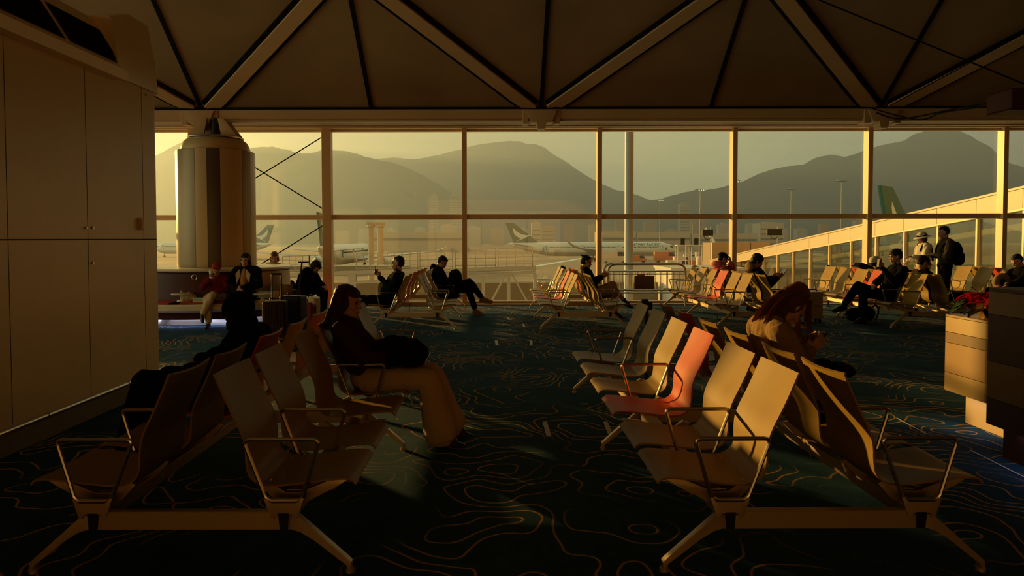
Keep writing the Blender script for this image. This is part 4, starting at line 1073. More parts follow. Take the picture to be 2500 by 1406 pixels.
def person(label, loc, rz, J, top='c_black', legs='c_black', shoes='shoe_black', skin='skin', hair='short', haircol='hair_black', s=1.0, fem=False, voxel=.010,
           hy=0, hp=0, hr=0, coat=0.015, trouser=0.012, flare=None, handl=None, handr=None, feet=None, eyes=True, hood=None, sleeves=True, short_legs=False, seed=1, extra=None, hemz=None):
    root = empty('person', loc, rz); J = {k: V(v) for k, v in J.items()}
    H = J['head']; m = rotm(hy, hp, hr)
    body = head_prims(H, m, s, fem)
    body.append(('c', J['neck'] - V((0, 0, .02)), H + m @ V((-.02, 0, -.055)) * s, .056 * s, .050 * s))
    body += torso_prims(J, -.012, s)
    for q in 'lr':
        body += [('c', J['sh' + q], J['el' + q], .046 * s, .037 * s), ('c', J['el' + q], J['wr' + q], .038 * s, .024 * s),
                 ('c', J['hip' + q], J['kn' + q], .075 * s, .052 * s), ('c', J['kn' + q], J['kn' + q].lerp(J['an' + q], .35), .052 * s, .052 * s), ('c', J['kn' + q].lerp(J['an' + q], .35), J['an' + q], .052 * s, .034 * s)]
        hd = (handl if q == 'l' else handr) or {}
        d = V(hd.get('d', (J['wr' + q] - J['el' + q]).normalized()[:])); n = V(hd.get('n', (0, 0, -1)))
        body += hand_prims(J['wr' + q], d, n, hd.get('curl', .35), s, 1 if q == 'r' else -1)
        ft = J['an' + q] + V((feet or {}).get(q, (.10, 0, -.045))) * s
        body.append(('c', J['an' + q], ft, .032 * s, .024 * s))
    bo = blob('body', body, voxel, M[skin], root, smooth=2)
    # clothes
    tp = torso_prims(J, coat, s)
    if sleeves:
        for q in 'lr':
            e, w_ = J['el' + q], J['wr' + q]
            tp += [('c', J['sh' + q], e, .056 * s + coat, .048 * s + coat), ('c', e, e.lerp(w_, .93), .047 * s + coat, .034 * s + coat * .7)]
    else:
        for q in 'lr': tp.append(('c', J['sh' + q], J['sh' + q].lerp(J['el' + q], .6), .056 * s + coat, .052 * s + coat))
    tp.append(('c', J['neck'], J['neck'] + (H - J['neck']) * .22, .058 * s, .056 * s))
    if hemz:
        tp += [('c', J['hipl'], J['hipl'].lerp(J['knl'], hemz), .09 * s + coat, .085 * s + coat), ('c', J['hipr'], J['hipr'].lerp(J['knr'], hemz), .09 * s + coat, .085 * s + coat)]
    if extra: tp += extra
    blob('jacket' if coat > .012 else 'shirt', tp, voxel * 1.1, M[top], root, smooth=3, folds=.012 if coat > .012 else .006, seed=seed)
    lp = [('e', J['pelvis'], (.118 * s + trouser, .152 * s + trouser, .105 * s), I3)]
    for q in 'lr':
        h, k, a = J['hip' + q], J['kn' + q], J['an' + q]; fl = flare or .044
        lp += [('c', J['pelvis'], h, .10 * s, .085 * s + trouser), ('c', h, k, .082 * s + trouser, .060 * s + trouser)]
        if short_legs: lp.append(('c', k, k.lerp(a, .12), .06 * s + trouser, .058 * s + trouser))
        else:
            mid = k.lerp(a, .5); r_ = (.060 * s + trouser)
            if flare: lp += [('c', k, mid, r_, (r_ + fl) / 2), ('c', mid, a.lerp(k, .06), (r_ + fl) / 2, fl)]
            else: lp += [('c', k, mid, r_, .055 * s + trouser), ('c', mid, a.lerp(k, .12), .055 * s + trouser, .042 * s + trouser)]
    blob('trousers', lp, voxel * 1.1, M[legs], root, smooth=3, folds=.009, seed=seed + 5)
    for q in 'lr':
        a = J['an' + q]; fd = V((feet or {}).get(q, (.10, 0, -.045))) * s; ff = fd.normalized(); toe = a + ff * .172 * s + V((0, 0, -.03 * s * (1 if abs(ff.z) < .6 else 0)))
        up_ = V((0, 0, 1)); hl_ = a - V((ff.x, ff.y, 0)) * .035 * s + V((0, 0, -.045 * s)) if abs(ff.z) < .85 else a - V((.03, 0, .02))
        sh = blob('shoe', [('c', a + V((0, 0, .01)), hl_, .042 * s, .038 * s), ('c', a + V((0, 0, -.01)), toe.lerp(a, .45), .042 * s, .040 * s), ('c', hl_, toe, .036 * s, .036 * s), ('c', toe.lerp(hl_, .25), toe, .040 * s, .036 * s)], max(.006, voxel * .8), M[shoes], root, smooth=2)
        if shoes != 'shoe_black':
            q_ = MB(); dn = V((0, 0, -.034 * s)); q_.obox(hl_ + dn, toe + dn + ff * .02, .072 * s, .018 * s, bev=.006); q_.build('sole', M['sole'], sh)
    # hair
    f = lambda x, y, z: H + m @ (V((x, y, z)) * s)
    Eh = lambda x, y, z, a, b, d: ('e', f(x, y, z), (a * s, b * s, d * s), m)
    hp_ = [Eh(-.026, 0, .050, .090, .082, .079), Eh(-.042, 0, .012, .076, .078, .080), Eh(.002, 0, .070, .074, .066, .050)]
    if hair in ('bob', 'long', 'fringe'): hp_ += [Eh(-.02, .062, .0, .055, .026, .075), Eh(-.02, -.062, .0, .055, .026, .075), Eh(.016, 0, .058, .074, .070, .052)]
    if hair == 'bob': hp_ += [('c', f(-.02, .07, -.02), f(-.01, .072, -.085), .030 * s, .022 * s), ('c', f(-.02, -.07, -.02), f(-.01, -.072, -.085), .030 * s, .022 * s), Eh(-.05, 0, -.04, .05, .075, .07)]
    if hair == 'thick': hp_ += [Eh(-.012, 0, .062, .104, .092, .082), Eh(.020, 0, .062, .082, .078, .058)]
    if hair == 'bun': hp_ += [Eh(-.085, 0, .075, .038, .036, .036), ('c', f(-.10, 0, .09), f(-.135, .01, .125), .012 * s, .004 * s), ('c', f(-.10, 0, .09), f(-.14, -.02, .10), .010 * s, .004 * s)]
    if hair != 'none': blob('hair', hp_, max(.006, voxel * .8), M[haircol], root, smooth=1, folds=.003 if voxel < .008 else .006, fscale=42, seed=seed)
    if eyes:
        for y in (-.031, .031):
            q_ = MB(); q_.sph(f(.0765, y, .002), .0105 * s, 10, 8); q_.build('eye', M['eye'], root)
        q_ = MB()
        for y in (-1, 1): q_.tube([f(.083, y * .047, .023), f(.0905, y * .033, .029), f(.0925, y * .016, .025)], (.0022 if fem else .0034) * s, 5)
        q_.build('eyebrows', M['hair_black'], root)
    root['label'] = label; root['category'] = 'person'
    return root, (lambda x, y, z: H + m @ (V((x, y, z)) * s))
def spectacles(root, f):
    q = MB()
    for y in (-.033, .033): q.tube([f(.100, y + .026 * math.cos(a * PI / 7), .002 + .020 * math.sin(a * PI / 7)) for a in range(14)], .0022, 5, closed=True)
    q.tube([f(.102, -.008, .006), f(.102, .008, .006)], .002, 5)
    for y in (-.060, .060): q.tube([f(.098, y, .006), f(.0, y * 1.32, .008)], .002, 5)
    g = q.build('spectacles', M['glassesf'], root)
    q = MB()
    for y in (-.033, .033):
        q.bm.faces.new([q.bm.verts.new(f(.100, y + .025 * math.cos(a * PI / 7), .002 + .019 * math.sin(a * PI / 7))) for a in range(14)])
    q.build('lens', M['lens'], g)
def strands(root, paths, n, spread, r, material, seed=1, name='hair_strands', parent=None):   # loose locks that follow guide lines
    rnd = random.Random(seed); q = MB()
    for i in range(n):
        gp_ = rnd.choice(paths); a, b = rnd.random(), rnd.random(); ph = rnd.uniform(0, 6)
        pts = []
        for k, (p, sp_) in enumerate(gp_):
            o_ = V((math.cos(2 * PI * a), math.sin(2 * PI * a), .35 * math.sin(4 * PI * a))) * (sp_ * (.25 + .75 * math.sqrt(b)))
            pts.append(V(p) + o_ + V((math.sin(ph + k), math.cos(ph + k * 1.3), 0)) * .004)
        sp = spline(pts, 4); rr = r * rnd.uniform(.6, 1.3)
        q.tube(sp, [rr * (1 - .75 * (j / len(sp)) ** 2) for j in range(len(sp))], 4, caps=False)
    return q.build(name, M[material], root, smooth=80)
def cap_hat(root, f, material, brim=True, s=1.0, name='cap', brim_all=False):
    prs = MB()
    prof = [(.101, .03), (.100, .055), (.092, .085), (.070, .112), (.035, .126), (.002, .129)]
    rows = []
    for rr, z in prof: rows.append([f(rr * math.cos(2 * PI * k / 24) * 1.04 - .018, rr * .92 * math.sin(2 * PI * k / 24), z) for k in range(25)])
    prs.grid(rows); prs.sph(f(-.018, 0, .131), .008, 8, 6)
    c = prs.build(name, M[material], root, smooth=70)
    if brim_all:
        prs = MB(); rows = []
        for rr, z in ((.098, .036), (.135, .030), (.172, .012), (.175, .008), (.172, .006), (.13, .022), (.098, .028)): rows.append([f(rr * math.cos(2 * PI * k / 28) - .016, rr * .94 * math.sin(2 * PI * k / 28), z) for k in range(29)])
        prs.grid(rows); prs.build('brim', M[material], c, smooth=70)
        prs = MB(); prs.grid([[f(rr * math.cos(2 * PI * k / 24) * 1.04 - .018, rr * .93 * math.sin(2 * PI * k / 24), z) for k in range(25)] for rr, z in ((.1025, .032), (.103, .045), (.1015, .058))]); prs.build('hat_band', M['c_black'], c, smooth=70)
    elif brim:
        prs = MB(); rows = []
        for t, (z, w) in zip((0, .33, .66, 1), ((.040, .078), (.036, .074), (.028, .062), (.018, .035))): rows.append([f(.072 + t * .085 - (k / 6 - 1) ** 2 * .02, (k / 6 - 1) * w, z + .012 * (1 - (k / 6 - 1) ** 2)) for k in range(13)])
        top_ = prs.grid(rows); prs.grid([[p.co - V((0, 0, .006)) for p in r_] for r_ in top_]); prs.build('visor', M[material], c, smooth=60)
    return c
def sit(hx=.40, hz=.485, sx=.24, sz=.90, head=(.27, 0, 1.10), knl=(.84, .11, .50), knr=(.84, -.11, .50), anl=(.86, .11, .09), anr=(.86, -.11, .09), ell=(.38, .24, .68), elr=(.38, -.24, .68), wrl=(.58, .10, .66), wrr=(.58, -.10, .66), w=.165):
    nb = V((sx + .01, 0, sz + .055))
    return dict(pelvis=(hx, 0, hz), chest=(V((hx, 0, hz)).lerp(V((sx, 0, sz)), .70)), neck=nb, head=head, shl=(sx, w, sz), shr=(sx, -w, sz), hipl=(hx + .03, .09, hz - .01), hipr=(hx + .03, -.09, hz - .01),
                knl=knl, knr=knr, anl=anl, anr=anr, ell=ell, elr=elr, wrl=wrl, wrr=wrr)
def on_bench(key, side, k, dy=0.0):
    b = BEN[key]; return (b.location.x, b.location.y + SEAT_C[k] + dy, 0), (0.0 if side > 0 else PI)
def to_world(loc, rz, p):
    return Matrix.Translation(loc) @ Matrix.Rotation(rz, 4, 'Z') @ V(p)
def phone(loc, rz, p, d, n, label, size=(.075, .150, .009), name='phone', cat='phone'):    # d: long axis, n: screen normal (person frame)
    d = V(d).normalized(); n = V(n); n = (n - d * n.dot(d)).normalized(); x = d.cross(n)
    m = Matrix((x, d, n)).transposed().to_4x4(); w, h, t_ = size
    q = MB(); q.box((-w / 2, -h / 2, -t_ / 2), (w / 2, h / 2, t_ / 2), bev=.003)
    o = q.build(name, M['black'], None); q = MB(); q.box((-w / 2 + .003, -h / 2 + .004, t_ / 2), (w / 2 - .003, h / 2 - .004, t_ / 2 + .0006)); q.build('screen', M['screen'], o)
    o.matrix_world = Matrix.Translation(to_world(loc, rz, p)) @ Matrix.Rotation(rz, 4, 'Z') @ m
    return tag(o, label, cat)

# ---- 1: long-haired woman on the left foreground bench, facing right, bag on her lap
loc, rz = on_bench('L1', 1, 3, -.02)
J = sit(hx=.42, hz=.47, sx=.25, sz=.84, head=(.275, -.01, 1.035), knl=(.885, .13, .475), knr=(.875, -.10, .475), anl=(1.02, .12, .075), anr=(.965, -.12, .075), ell=(.40, .25, .66), elr=(.42, -.22, .645), wrl=(.56, .06, .66), wrr=(.60, -.05, .64), w=.155)
p1, f = person('long-haired woman in dark brown jumper and wide beige trousers, black bag on her lap', loc, rz, J, top='c_brown', legs='c_beige', shoes='shoe_black', skin='skin', hair='long', haircol='hair_brown', fem=True, voxel=.0065, hy=-8, hp=8, coat=.016, trouser=.020, flare=.125, handl={'curl': .6, 'n': (0, -.5, -1)}, handr={'curl': .6, 'n': (0, .5, -1)}, seed=2)
g = []
for (x0, y0) in ((-.03, .075), (-.07, .05), (-.095, 0), (-.07, -.055), (-.03, -.075), (.0, -.078), (.0, .078)):
    g.append([(f(x0 * .5, y0 * .5, .115), .01), (f(x0 * 1.05, y0 * 1.12, .05), .012), (f(x0 * 1.15 - .005, y0 * 1.18, -.04), .016), (f(x0 * 1.2 - .02, y0 * 1.12, -.13), .022), (f(x0 * 1.1 - .045, y0 * 1.05, -.215), .030)])
strands(p1, g, 640, .02, .0021, 'hair_brown', 3)
blob('hair_mass', [('c', f(-.06, 0, .0), f(-.08, 0, -.16), .070, .055), ('c', f(-.03, .05, -.02), f(-.05, .055, -.16), .034, .026), ('c', f(-.03, -.05, -.02), f(-.05, -.055, -.16), .034, .026)], .007, M['hair_brown'], p1, folds=.006, fscale=26, seed=4)
bagm = cloth('black_bag_fabric', (.008, .008, .009))
wl_ = to_world(loc, rz, (.665, 0, .66))
bag = empty('handbag', wl_); tag(bag, 'black soft shoulder bag resting on the lap of the long-haired woman', 'bag')
blob('pouch', [('e', V((0, 0, 0)), (.185, .16, .115), I3), ('e', V((.06, 0, -.02)), (.15, .15, .10), I3), ('e', V((-.09, .0, .02)), (.12, .13, .09), I3), ('e', V((-.05, 0, .07)), (.10, .12, .06), I3)], .010, bagm, bag, folds=.016, fscale=8, seed=9)
q = MB(); q.tube(spline([V((-.16, -.10, .02)), V((-.24, -.13, .02)), V((-.26, -.13, -.05)), V((-.18, -.12, -.09)), V((-.06, -.12, -.10))], 6), .009, 8); q.build('strap', bagm, bag)

# ---- 2: woman bowed over her phone on the right foreground bench
loc, rz = on_bench('R1', 1, 2, .0)
J = sit(hx=.36, hz=.49, sx=.33, sz=.90, head=(.475, 0, 1.055), knl=(.76, .10, .50), knr=(.74, -.04, .60), anl=(.72, .11, .09), anr=(.86, .10, .26), ell=(.42, .24, .68), elr=(.42, -.24, .68), wrl=(.56, .07, .765), wrr=(.56, -.06, .77), w=.17)
p2, f = person('auburn-haired woman in a tan coat bowed low over her phone', loc, rz, J, top='c_tan', legs='c_black', shoes='shoe_black', hair='long', haircol='hair_auburn', fem=True, voxel=.0065, hy=8, hp=58, coat=.030, trouser=.02, hemz=.5, handl={'d': (.7, 0, .5), 'n': (0, -1, .2), 'curl': .45}, handr={'d': (.7, 0, .5), 'n': (0, 1, .2), 'curl': .45}, feet={'r': (.085, .02, -.07)}, seed=3)
g = []
for (x0, y0) in ((-.03, .06), (-.06, .04), (-.08, 0), (-.06, -.05), (-.02, -.07)):
    a = f(x0 * .5, y0 * .5, .115); b = f(x0 * 1.15, y0 * 1.15, .06)
    g.append([(a, .012), (b, .016), (b + V((-.085, y0 * .1, -.03)), .022), (b + V((-.165, y0 * .3, -.11)), .028), (b + V((-.215, y0 * .6, -.20)), .030)])
strands(p2, g, 760, .02, .0022, 'hair_auburn', 5)
g2 = [[(f(.02, y0, .10), .010), (f(.07, y0 * 1.2, .045), .014), (f(.085, y0 * 1.2, .03) + V((.010, 0, -.08)), .022), (f(.085, y0, .03) + V((.02, 0, -.17)), .030)] for y0 in (-.062, -.045, .05, .062)]
strands(p2, g2, 110, .02, .0016, 'hair_auburn', 6)
blob('hair_mass', [('c', f(-.05, 0, .08), f(-.05, 0, .08) + V((-.13, 0, -.05)), .075, .055), ('c', f(-.05, 0, .08) + V((-.13, 0, -.05)), f(-.05, 0, .08) + V((-.19, 0, -.15)), .055, .035), ('c', f(-.04, -.05, .02), f(-.02, -.07, -.05), .04, .02)], .007, M['hair_auburn'], p2, folds=.006, fscale=26, seed=6)
q = MB(); q.sph(f(-.002, -.09, -.01), .007, 8, 6); q.cyl(f(.0, -.092, -.01), f(.004, -.092, -.035), .0032, 6); q.build('earphone', M['plane_w'], p2)
phone(loc, rz, (.65, .0, .82), (.5, 0, .75), (-.75, 0, .5), 'dark phone in the hands of the bowed auburn-haired woman')
wl_ = to_world(loc, rz, (.66, -.02, .645))
bag = empty('tote_bag', wl_); tag(bag, 'dark bag on the lap of the bowed woman in the tan coat', 'bag')
blob('pouch', [('e', V((0, 0, 0)), (.16, .17, .06), I3), ('e', V((.12, .03, -.02)), (.12, .13, .055), I3)], .011, bagm, bag, folds=.014, seed=3)

# ---- 3: reclining black-clad person on the left side of the left foreground bench
loc, rz = on_bench('L1', -1, 2, .05)
J = sit(hx=.43, hz=.50, sx=.27, sz=.83, head=(.34, .0, 1.00), knl=(.88, .16, .575), knr=(.86, -.12, .55), anl=(1.00, .20, .12), anr=(.94, -.16, .09), ell=(.36, .28, .70), elr=(.40, -.26, .72), wrl=(.62, .16, .64), wrr=(.66, -.12, .66), w=.19)
p3, f = person('black-clad person in a hooded coat, seen from behind on the dark left bench', loc, rz, J, top='c_black', legs='c_black', hair='short', voxel=.009, hy=-55, hp=38, coat=.035, trouser=.03, hemz=.6, s=1.04, handl={'curl': .7}, handr={'curl': .7}, seed=7)
blob('hood', [('e', f(-.03, 0, .02), (.112, .100, .115), I3), ('e', f(-.05, 0, -.09), (.10, .12, .08), I3)], .010, M['c_black'], p3, folds=.01, seed=8)

# ---- 4: man holding up a phone
loc, rz = on_bench('ML', -1, 0, .02)
J = sit(hx=.46, hz=.47, sx=.25, sz=.88, head=(.265, 0, 1.085), knl=(.88, .12, .46), knr=(.90, -.10, .46), anl=(.84, .13, .09), anr=(.88, -.11, .09), ell=(.36, .22, .68), elr=(.40, -.26, .66), wrl=(.56, .10, .86), wrr=(.58, -.16, .56), w=.185)
p4, f = person('man with glasses and dark jacket leaning back, holding up a phone by the window', loc, rz, J, top='c_navy', legs='c_black', skin='skin_tan', hair='short', voxel=.009, hy=0, hp=0, coat=.022, trouser=.016, handl={'d': (.5, 0, .85), 'n': (-.2, -1, 0), 'curl': .6}, seed=11, extra=[('e', V((.46, 0, .62)), (.12, .14, .14), I3)])
spectacles(p4, f)
blob('shirt_front', [('e', V((.50, 0, .64)), (.105, .10, .15), I3), ('c', V((.38, 0, .86)), V((.50, 0, .60)), .05, .08)], .010, M['c_olive'], p4, folds=.006, seed=3)
phone(loc, rz, (.625, .10, .975), (-.12, 0, 1), (-1, 0, -.1), 'phone held up by the man with glasses near the window')

# ---- 5: man with head bowed and legs crossed
loc, rz = on_bench('ML', 1, 3, .0)
J = sit(hx=.38, hz=.485, sx=.25, sz=.86, head=(.345, 0, 1.035), knl=(.84, .06, .52), knr=(.87, -.04, .66), anl=(.99, .04, .10), anr=(1.13, .0, .33), ell=(.40, .25, .66), elr=(.40, -.25, .66), wrl=(.58, .12, .60), wrr=(.58, -.12, .60), w=.185)
p5, f = person('man in black with bowed head, legs crossed, tan shoes by the window', loc, rz, J, top='c_black', legs='c_black', shoes='shoe_tan', skin='skin_tan', hair='short', voxel=.009, hp=42, coat=.03, trouser=.014, feet={'r': (.10, 0, -.02)}, seed=12)
blob('collar', [('c', V((.17, -.07, .97)), V((.17, .07, .97)), .045, .045), ('c', V((.17, .07, .97)), V((.28, .10, .93)), .035, .03), ('c', V((.17, -.07, .97)), V((.28, -.10, .93)), .035, .03)], .010, M['c_black'], p5)
bp_ = empty('backpack', to_world(loc, rz, (.60, 0, .72))); tag(bp_, 'black backpack hugged on the lap of the man with crossed legs', 'backpack')
blob('pack', [('e', V((0, 0, .02)), (.13, .17, .17), I3), ('e', V((-.03, 0, -.05)), (.14, .16, .12), I3)], .011, bagm, bp_, folds=.01, seed=2)

# ---- 6: person with a hair bun
loc, rz = on_bench('MR', 1, 2, .03)
J = sit(hx=.36, hz=.485, sx=.21, sz=.86, head=(.225, 0, 1.06), knl=(.76, .08, .50), knr=(.70, -.04, .63), anl=(.80, .10, .09), anr=(.93, .0, .34), ell=(.34, .23, .68), elr=(.34, -.23, .68), wrl=(.50, .08, .78), wrr=(.50, -.08, .78), w=.16)
p6, f = person('person with a hair bun, navy top and beige shorts reading a phone', loc, rz, J, top='c_navy', legs='c_beige', hair='bun', fem=True, voxel=.009, hp=14, coat=.018, trouser=.02, short_legs=True, handl={'d': (.8, 0, .4), 'n': (0, -1, 0), 'curl': .5}, handr={'d': (.8, 0, .4), 'n': (0, 1, 0), 'curl': .5}, feet={'r': (.09, 0, -.06)}, seed=13)
blob('scarf', [('c', V((.14, -.08, .95)), V((.14, .08, .95)), .045, .045), ('c', V((.14, .08, .95)), V((.27, .05, .92)), .035, .03)], .010, M['c_tan'], p6, folds=.006)
phone(loc, rz, (.60, .0, .83), (.6, 0, .6), (-.7, 0, .7), 'phone held by the person with the hair bun')

# ---- 7: black cap and pink hood
loc, rz = on_bench('C3', 1, 4, .0)
J = sit(hx=.38, sx=.25, sz=.87, head=(.28, 0, 1.075), ell=(.42, .2, .72), elr=(.42, -.16, .74), wrl=(.60, .1, .62), wrr=(.42, -.05, 1.0))
p7, f = person('person in a black cap and pink hooded jacket, hand to the face', loc, rz, J, top='c_pink', legs='c_black', voxel=.010, hp=22, coat=.03, handr={'d': (-.1, .2, 1), 'n': (-1, 0, 0), 'curl': .5}, seed=14)
cap_hat(p7, f, 'c_black')
blob('hood', [('e', V((.16, 0, .97)), (.12, .15, .075), I3), ('e', V((.20, 0, .93)), (.13, .17, .06), I3)], .011, M['c_pink'], p7, folds=.014, seed=3)

# ---- 8: big hair and headphones, reading a tablet
loc, rz = on_bench('C3', 1, 1, .0)
J = sit(hx=.38, sx=.24, sz=.88, head=(.25, 0, 1.09), wrl=(.56, .1, .80), wrr=(.56, -.1, .80), ell=(.36, .24, .68), elr=(.36, -.24, .68))
p8, f = person('person with thick dark hair and headphones looking at a tablet', loc, rz, J, top='c_black', legs='c_black', hair='thick', voxel=.010, hp=18, coat=.025, seed=15, handl={'d': (.8, 0, .5), 'n': (0, -1, 0), 'curl': .5}, handr={'d': (.8, 0, .5), 'n': (0, 1, 0), 'curl': .5})
q = MB(); q.tube([f(-.01, .098 * math.cos(a * PI / 10), .02 + .115 * math.sin(a * PI / 10)) for a in range(11)], .009, 8)
for y in (-1, 1): q.cyl(f(-.005, y * .078, -.005), f(-.005, y * .108, -.005), .036, 16)
q.build('headphones', M['black'], p8)
blob('hood', [('e', V((.12, 0, 1.0)), (.075, .13, .09), I3)], .011, M['c_tan'], p8, folds=.008, seed=4)
phone(loc, rz, (.68, 0, .86), (.6, 0, .75), (-.75, 0, .6), 'white-backed tablet in the hands of the person with headphones', (.16, .23, .01), 'tablet', 'tablet')

# ---- 9: young man cross-legged
BEN['C4'].location.x = 7.24
loc, rz = on_bench('C4', -1, 1, .0)
J = sit(hx=.38, hz=.49, sx=.17, sz=.94, head=(.215, 0, 1.165), knl=(.82, .08, .53), knr=(.86, -.02, .66), anl=(.84, .12, .10), anr=(1.13, .02, .30), ell=(.34, .20, .72), elr=(.40, -.24, .70), wrl=(.50, .08, .98), wrr=(.55, -.06, .66), w=.185)
p9, f = person('young man in black with glasses sitting cross-legged, phone raised before him', loc, rz, J, top='c_black', legs='c_black', hair='thick', voxel=.009, hp=6, coat=.02, trouser=.018, handl={'d': (.3, 0, .9), 'n': (-.6, -1, 0), 'curl': .55}, feet={'r': (.09, 0, -.03)}, seed=16)
spectacles(p9, f)
phone(loc, rz, (.56, .08, 1.06), (-.1, 0, 1), (-1, 0, 0), 'phone raised by the young man in black')

# ---- 10: capped person slumped with an arm along the backs
loc, rz = on_bench('C4', 1, 3, .0)
J = sit(hx=.38, sx=.20, sz=.84, head=(.16, .03, 1.02), ell=(.12, .42, .93), elr=(.42, -.24, .66), wrl=(.10, .66, .955), wrr=(.56, -.1, .58))
p10, f = person('slumped person in a black and cream cap with an arm along the seat backs', loc, rz, J, top='c_black', legs='c_black', voxel=.011, hp=-20, hy=20, coat=.02, seed=17, handl={'d': (0, 1, 0), 'curl': .4})
cap_hat(p10, f, 'c_white')

# ---- 11: capped person in brown, low in the seat
loc, rz = on_bench('C4', 1, 1, -.05)
J = sit(hx=.42, sx=.22, sz=.86, head=(.24, 0, 1.055), ell=(.30, .30, .80), elr=(.36, -.26, .68), wrl=(.16, .44, .90), wrr=(.56, -.1, .58))
p11, f = person('person in a dark cap and brown jacket seated in front of the standing pair', loc, rz, J, top='c_brown', legs='c_black', voxel=.011, hp=25, coat=.03, seed=18)
cap_hat(p11, f, 'c_brown')

# ---- 12, 13: the standing pair
def stand(h=1.70, lean=0, arm=(.22, .20, 1.05), armr=(.22, -.20, 1.05)):
    k = h / 1.70
    return {a: V(b) * k for a, b in dict(pelvis=(0, 0, .93), chest=(.0, 0, 1.24), neck=(-.005, 0, 1.44), head=(.035, 0, 1.585), shl=(-.01, .18, 1.39), shr=(-.01, -.18, 1.39), hipl=(0, .09, .90), hipr=(0, -.09, .90), knl=(.02, .10, .49), knr=(-.01, -.10, .49), anl=(-.02, .11, .09), anr=(-.03, -.11, .09), ell=(.05, .24, 1.12), elr=(.05, -.24, 1.12), wrl=arm, wrr=armr).items()}
loc = (P(2254, 600, 14.85).x, 14.85, 0); rz = R(172)
p12, f = person('woman in a brimmed white hat and off-white shirt with dark straps, standing by the window', loc, rz, stand(1.60, arm=(.28, .16, 1.16)), top='c_white', legs='c_black', hair='bob', haircol='hair_brown', fem=True, voxel=.010, hp=14, hy=6, coat=.03, seed=19)
cap_hat(p12, f, 'c_white', brim_all=True, name='sun_hat')
q = MB()
for s_ in (-1, 1): q.tube(spline([V((.10, s_ * .10, 1.20)), V((.03, s_ * .11, 1.385)), V((-.10, s_ * .08, 1.34)), V((-.165, s_ * .02, 1.20)), V((-.15, -s_ * .10, 1.02))], 6), .020, 8)
q.build('straps', M['c_black'], p12)
loc = (P(2308, 600, 14.05).x, 14.05, 0); rz = R(168)
p13, f = person('man in a dark jersey with a black backpack, standing beside the woman in the hat', loc, rz, stand(1.72, arm=(.24, .10, 1.14), armr=(.24, -.12, 1.12)), top='c_grey', legs='c_black', skin='skin_tan', hair='short', voxel=.010, hp=14, hy=0, coat=.018, seed=20)
bk = empty('backpack', to_world(loc, rz, (-.20, 0, 1.18)), rz); tag(bk, 'large black backpack worn by the standing man', 'backpack')
blob('pack', [('e', V((0, 0, 0)), (.11, .165, .24), I3), ('e', V((-.03, 0, -.10)), (.12, .16, .15), I3), ('e', V((-.09, 0, -.08)), (.06, .12, .11), I3)], .011, bagm, bk, folds=.008, seed=5)
q = MB()
for s_ in (-1, 1): q.tube(spline([V((.02, s_ * .10, .20)), V((.17, s_ * .12, .255)), V((.31, s_ * .13, .12)), V((.30, s_ * .14, -.06)), V((.10, s_ * .17, -.16))], 5), .016, 6)
q.build('strap', bagm, bk)

# ---- 14: figure cut by the right edge
loc, rz = on_bench('C5', -1, 2, .0)
J = sit(hx=.40, sx=.30, sz=.86, head=(.42, 0, 1.06), ell=(.50, .24, .72), elr=(.50, -.24, .72), wrl=(.66, .12, .62), wrr=(.66, -.12, .62))
p14, f = person('dark-clothed person leaning forward at the right edge of the picture', loc, rz, J, top='c_black', legs='c_black', voxel=.011, hp=35, coat=.03, seed=21)
m = MB(); nk = to_world(loc, rz, (.58, -.15, .66)); m.tube([V((.11 * math.cos(a * PI / 12), 0, .11 * math.sin(a * PI / 12))) for a in range(20)], .062, 12)
o = m.build('neck_pillow', M['c_tan']); o.location = nk; tag(o, 'round tan neck pillow held by the person at the right edge', 'pillow')

# ---- 15: child in red cap with cup on the ring bench
def ring_pos(ang, r=1.55): return (DC.x + r * math.cos(R(ang)), DC.y + r * math.sin(R(ang)), 0)
def ring_sit(ang, **kw): return ring_pos(ang), R(ang)
cx_ = P(531, 700, 11.98).x; ang = math.degrees(math.atan2(11.98 - DC.y, cx_ - DC.x))
loc, rz = (cx_, 11.98, 0), R(-86)
k = .80
def scl(J, k, up=0.0): return {a: V(b) * k + V((0, 0, up)) for a, b in J.items()}
J = dict(pelvis=(0, 0, .52), chest=(-.01, 0, .72), neck=(-.0, 0, .855), head=(.04, 0, .985), shl=(-.01, .135, .81), shr=(-.01, -.135, .81), hipl=(.03, .07, .51), hipr=(.03, -.07, .51), knl=(.36, .03, .56), knr=(.35, -.06, .50), anl=(.48, -.10, .24), anr=(.40, -.03, .08), ell=(.10, .20, .66), elr=(.12, -.21, .68), wrl=(.26, .06, .60), wrr=(.20, -.06, .83))
p15, f = person('child in a red cap and red top drinking from a cup on the round bench', loc, rz, J, top='c_red', legs='c_beige', s=.82, voxel=.008, hp=8, coat=.02, trouser=.02, handr={'d': (.3, .5, .8), 'n': (.3, 1, 0), 'curl': .6}, feet={'l': (.07, .03, -.07)}, seed=22)
M['c_redcap'] = cloth('red_cap_cloth', (.30, .04, .025)); cap_hat(p15, f, 'c_redcap')
q = MB(); q.lathe([(0, 0), (.030, 0), (.043, .115), (.046, .118), (.046, .128), (.040, .132), (0, .134)], 20)
cup = q.build('paper_cup', M['c_white'], None); cup.location = to_world(loc, rz, (.255, -.01, .835)); tag(cup, 'white paper cup held by the child in the red cap', 'cup')
q = MB(); q.grid([[(r_ * math.cos(2 * PI * a / 20), r_ * math.sin(2 * PI * a / 20), z) for a in range(21)] for r_, z in ((.0355, .03), (.0405, .085))]); q.build('sleeve', M['bronze'], cup)

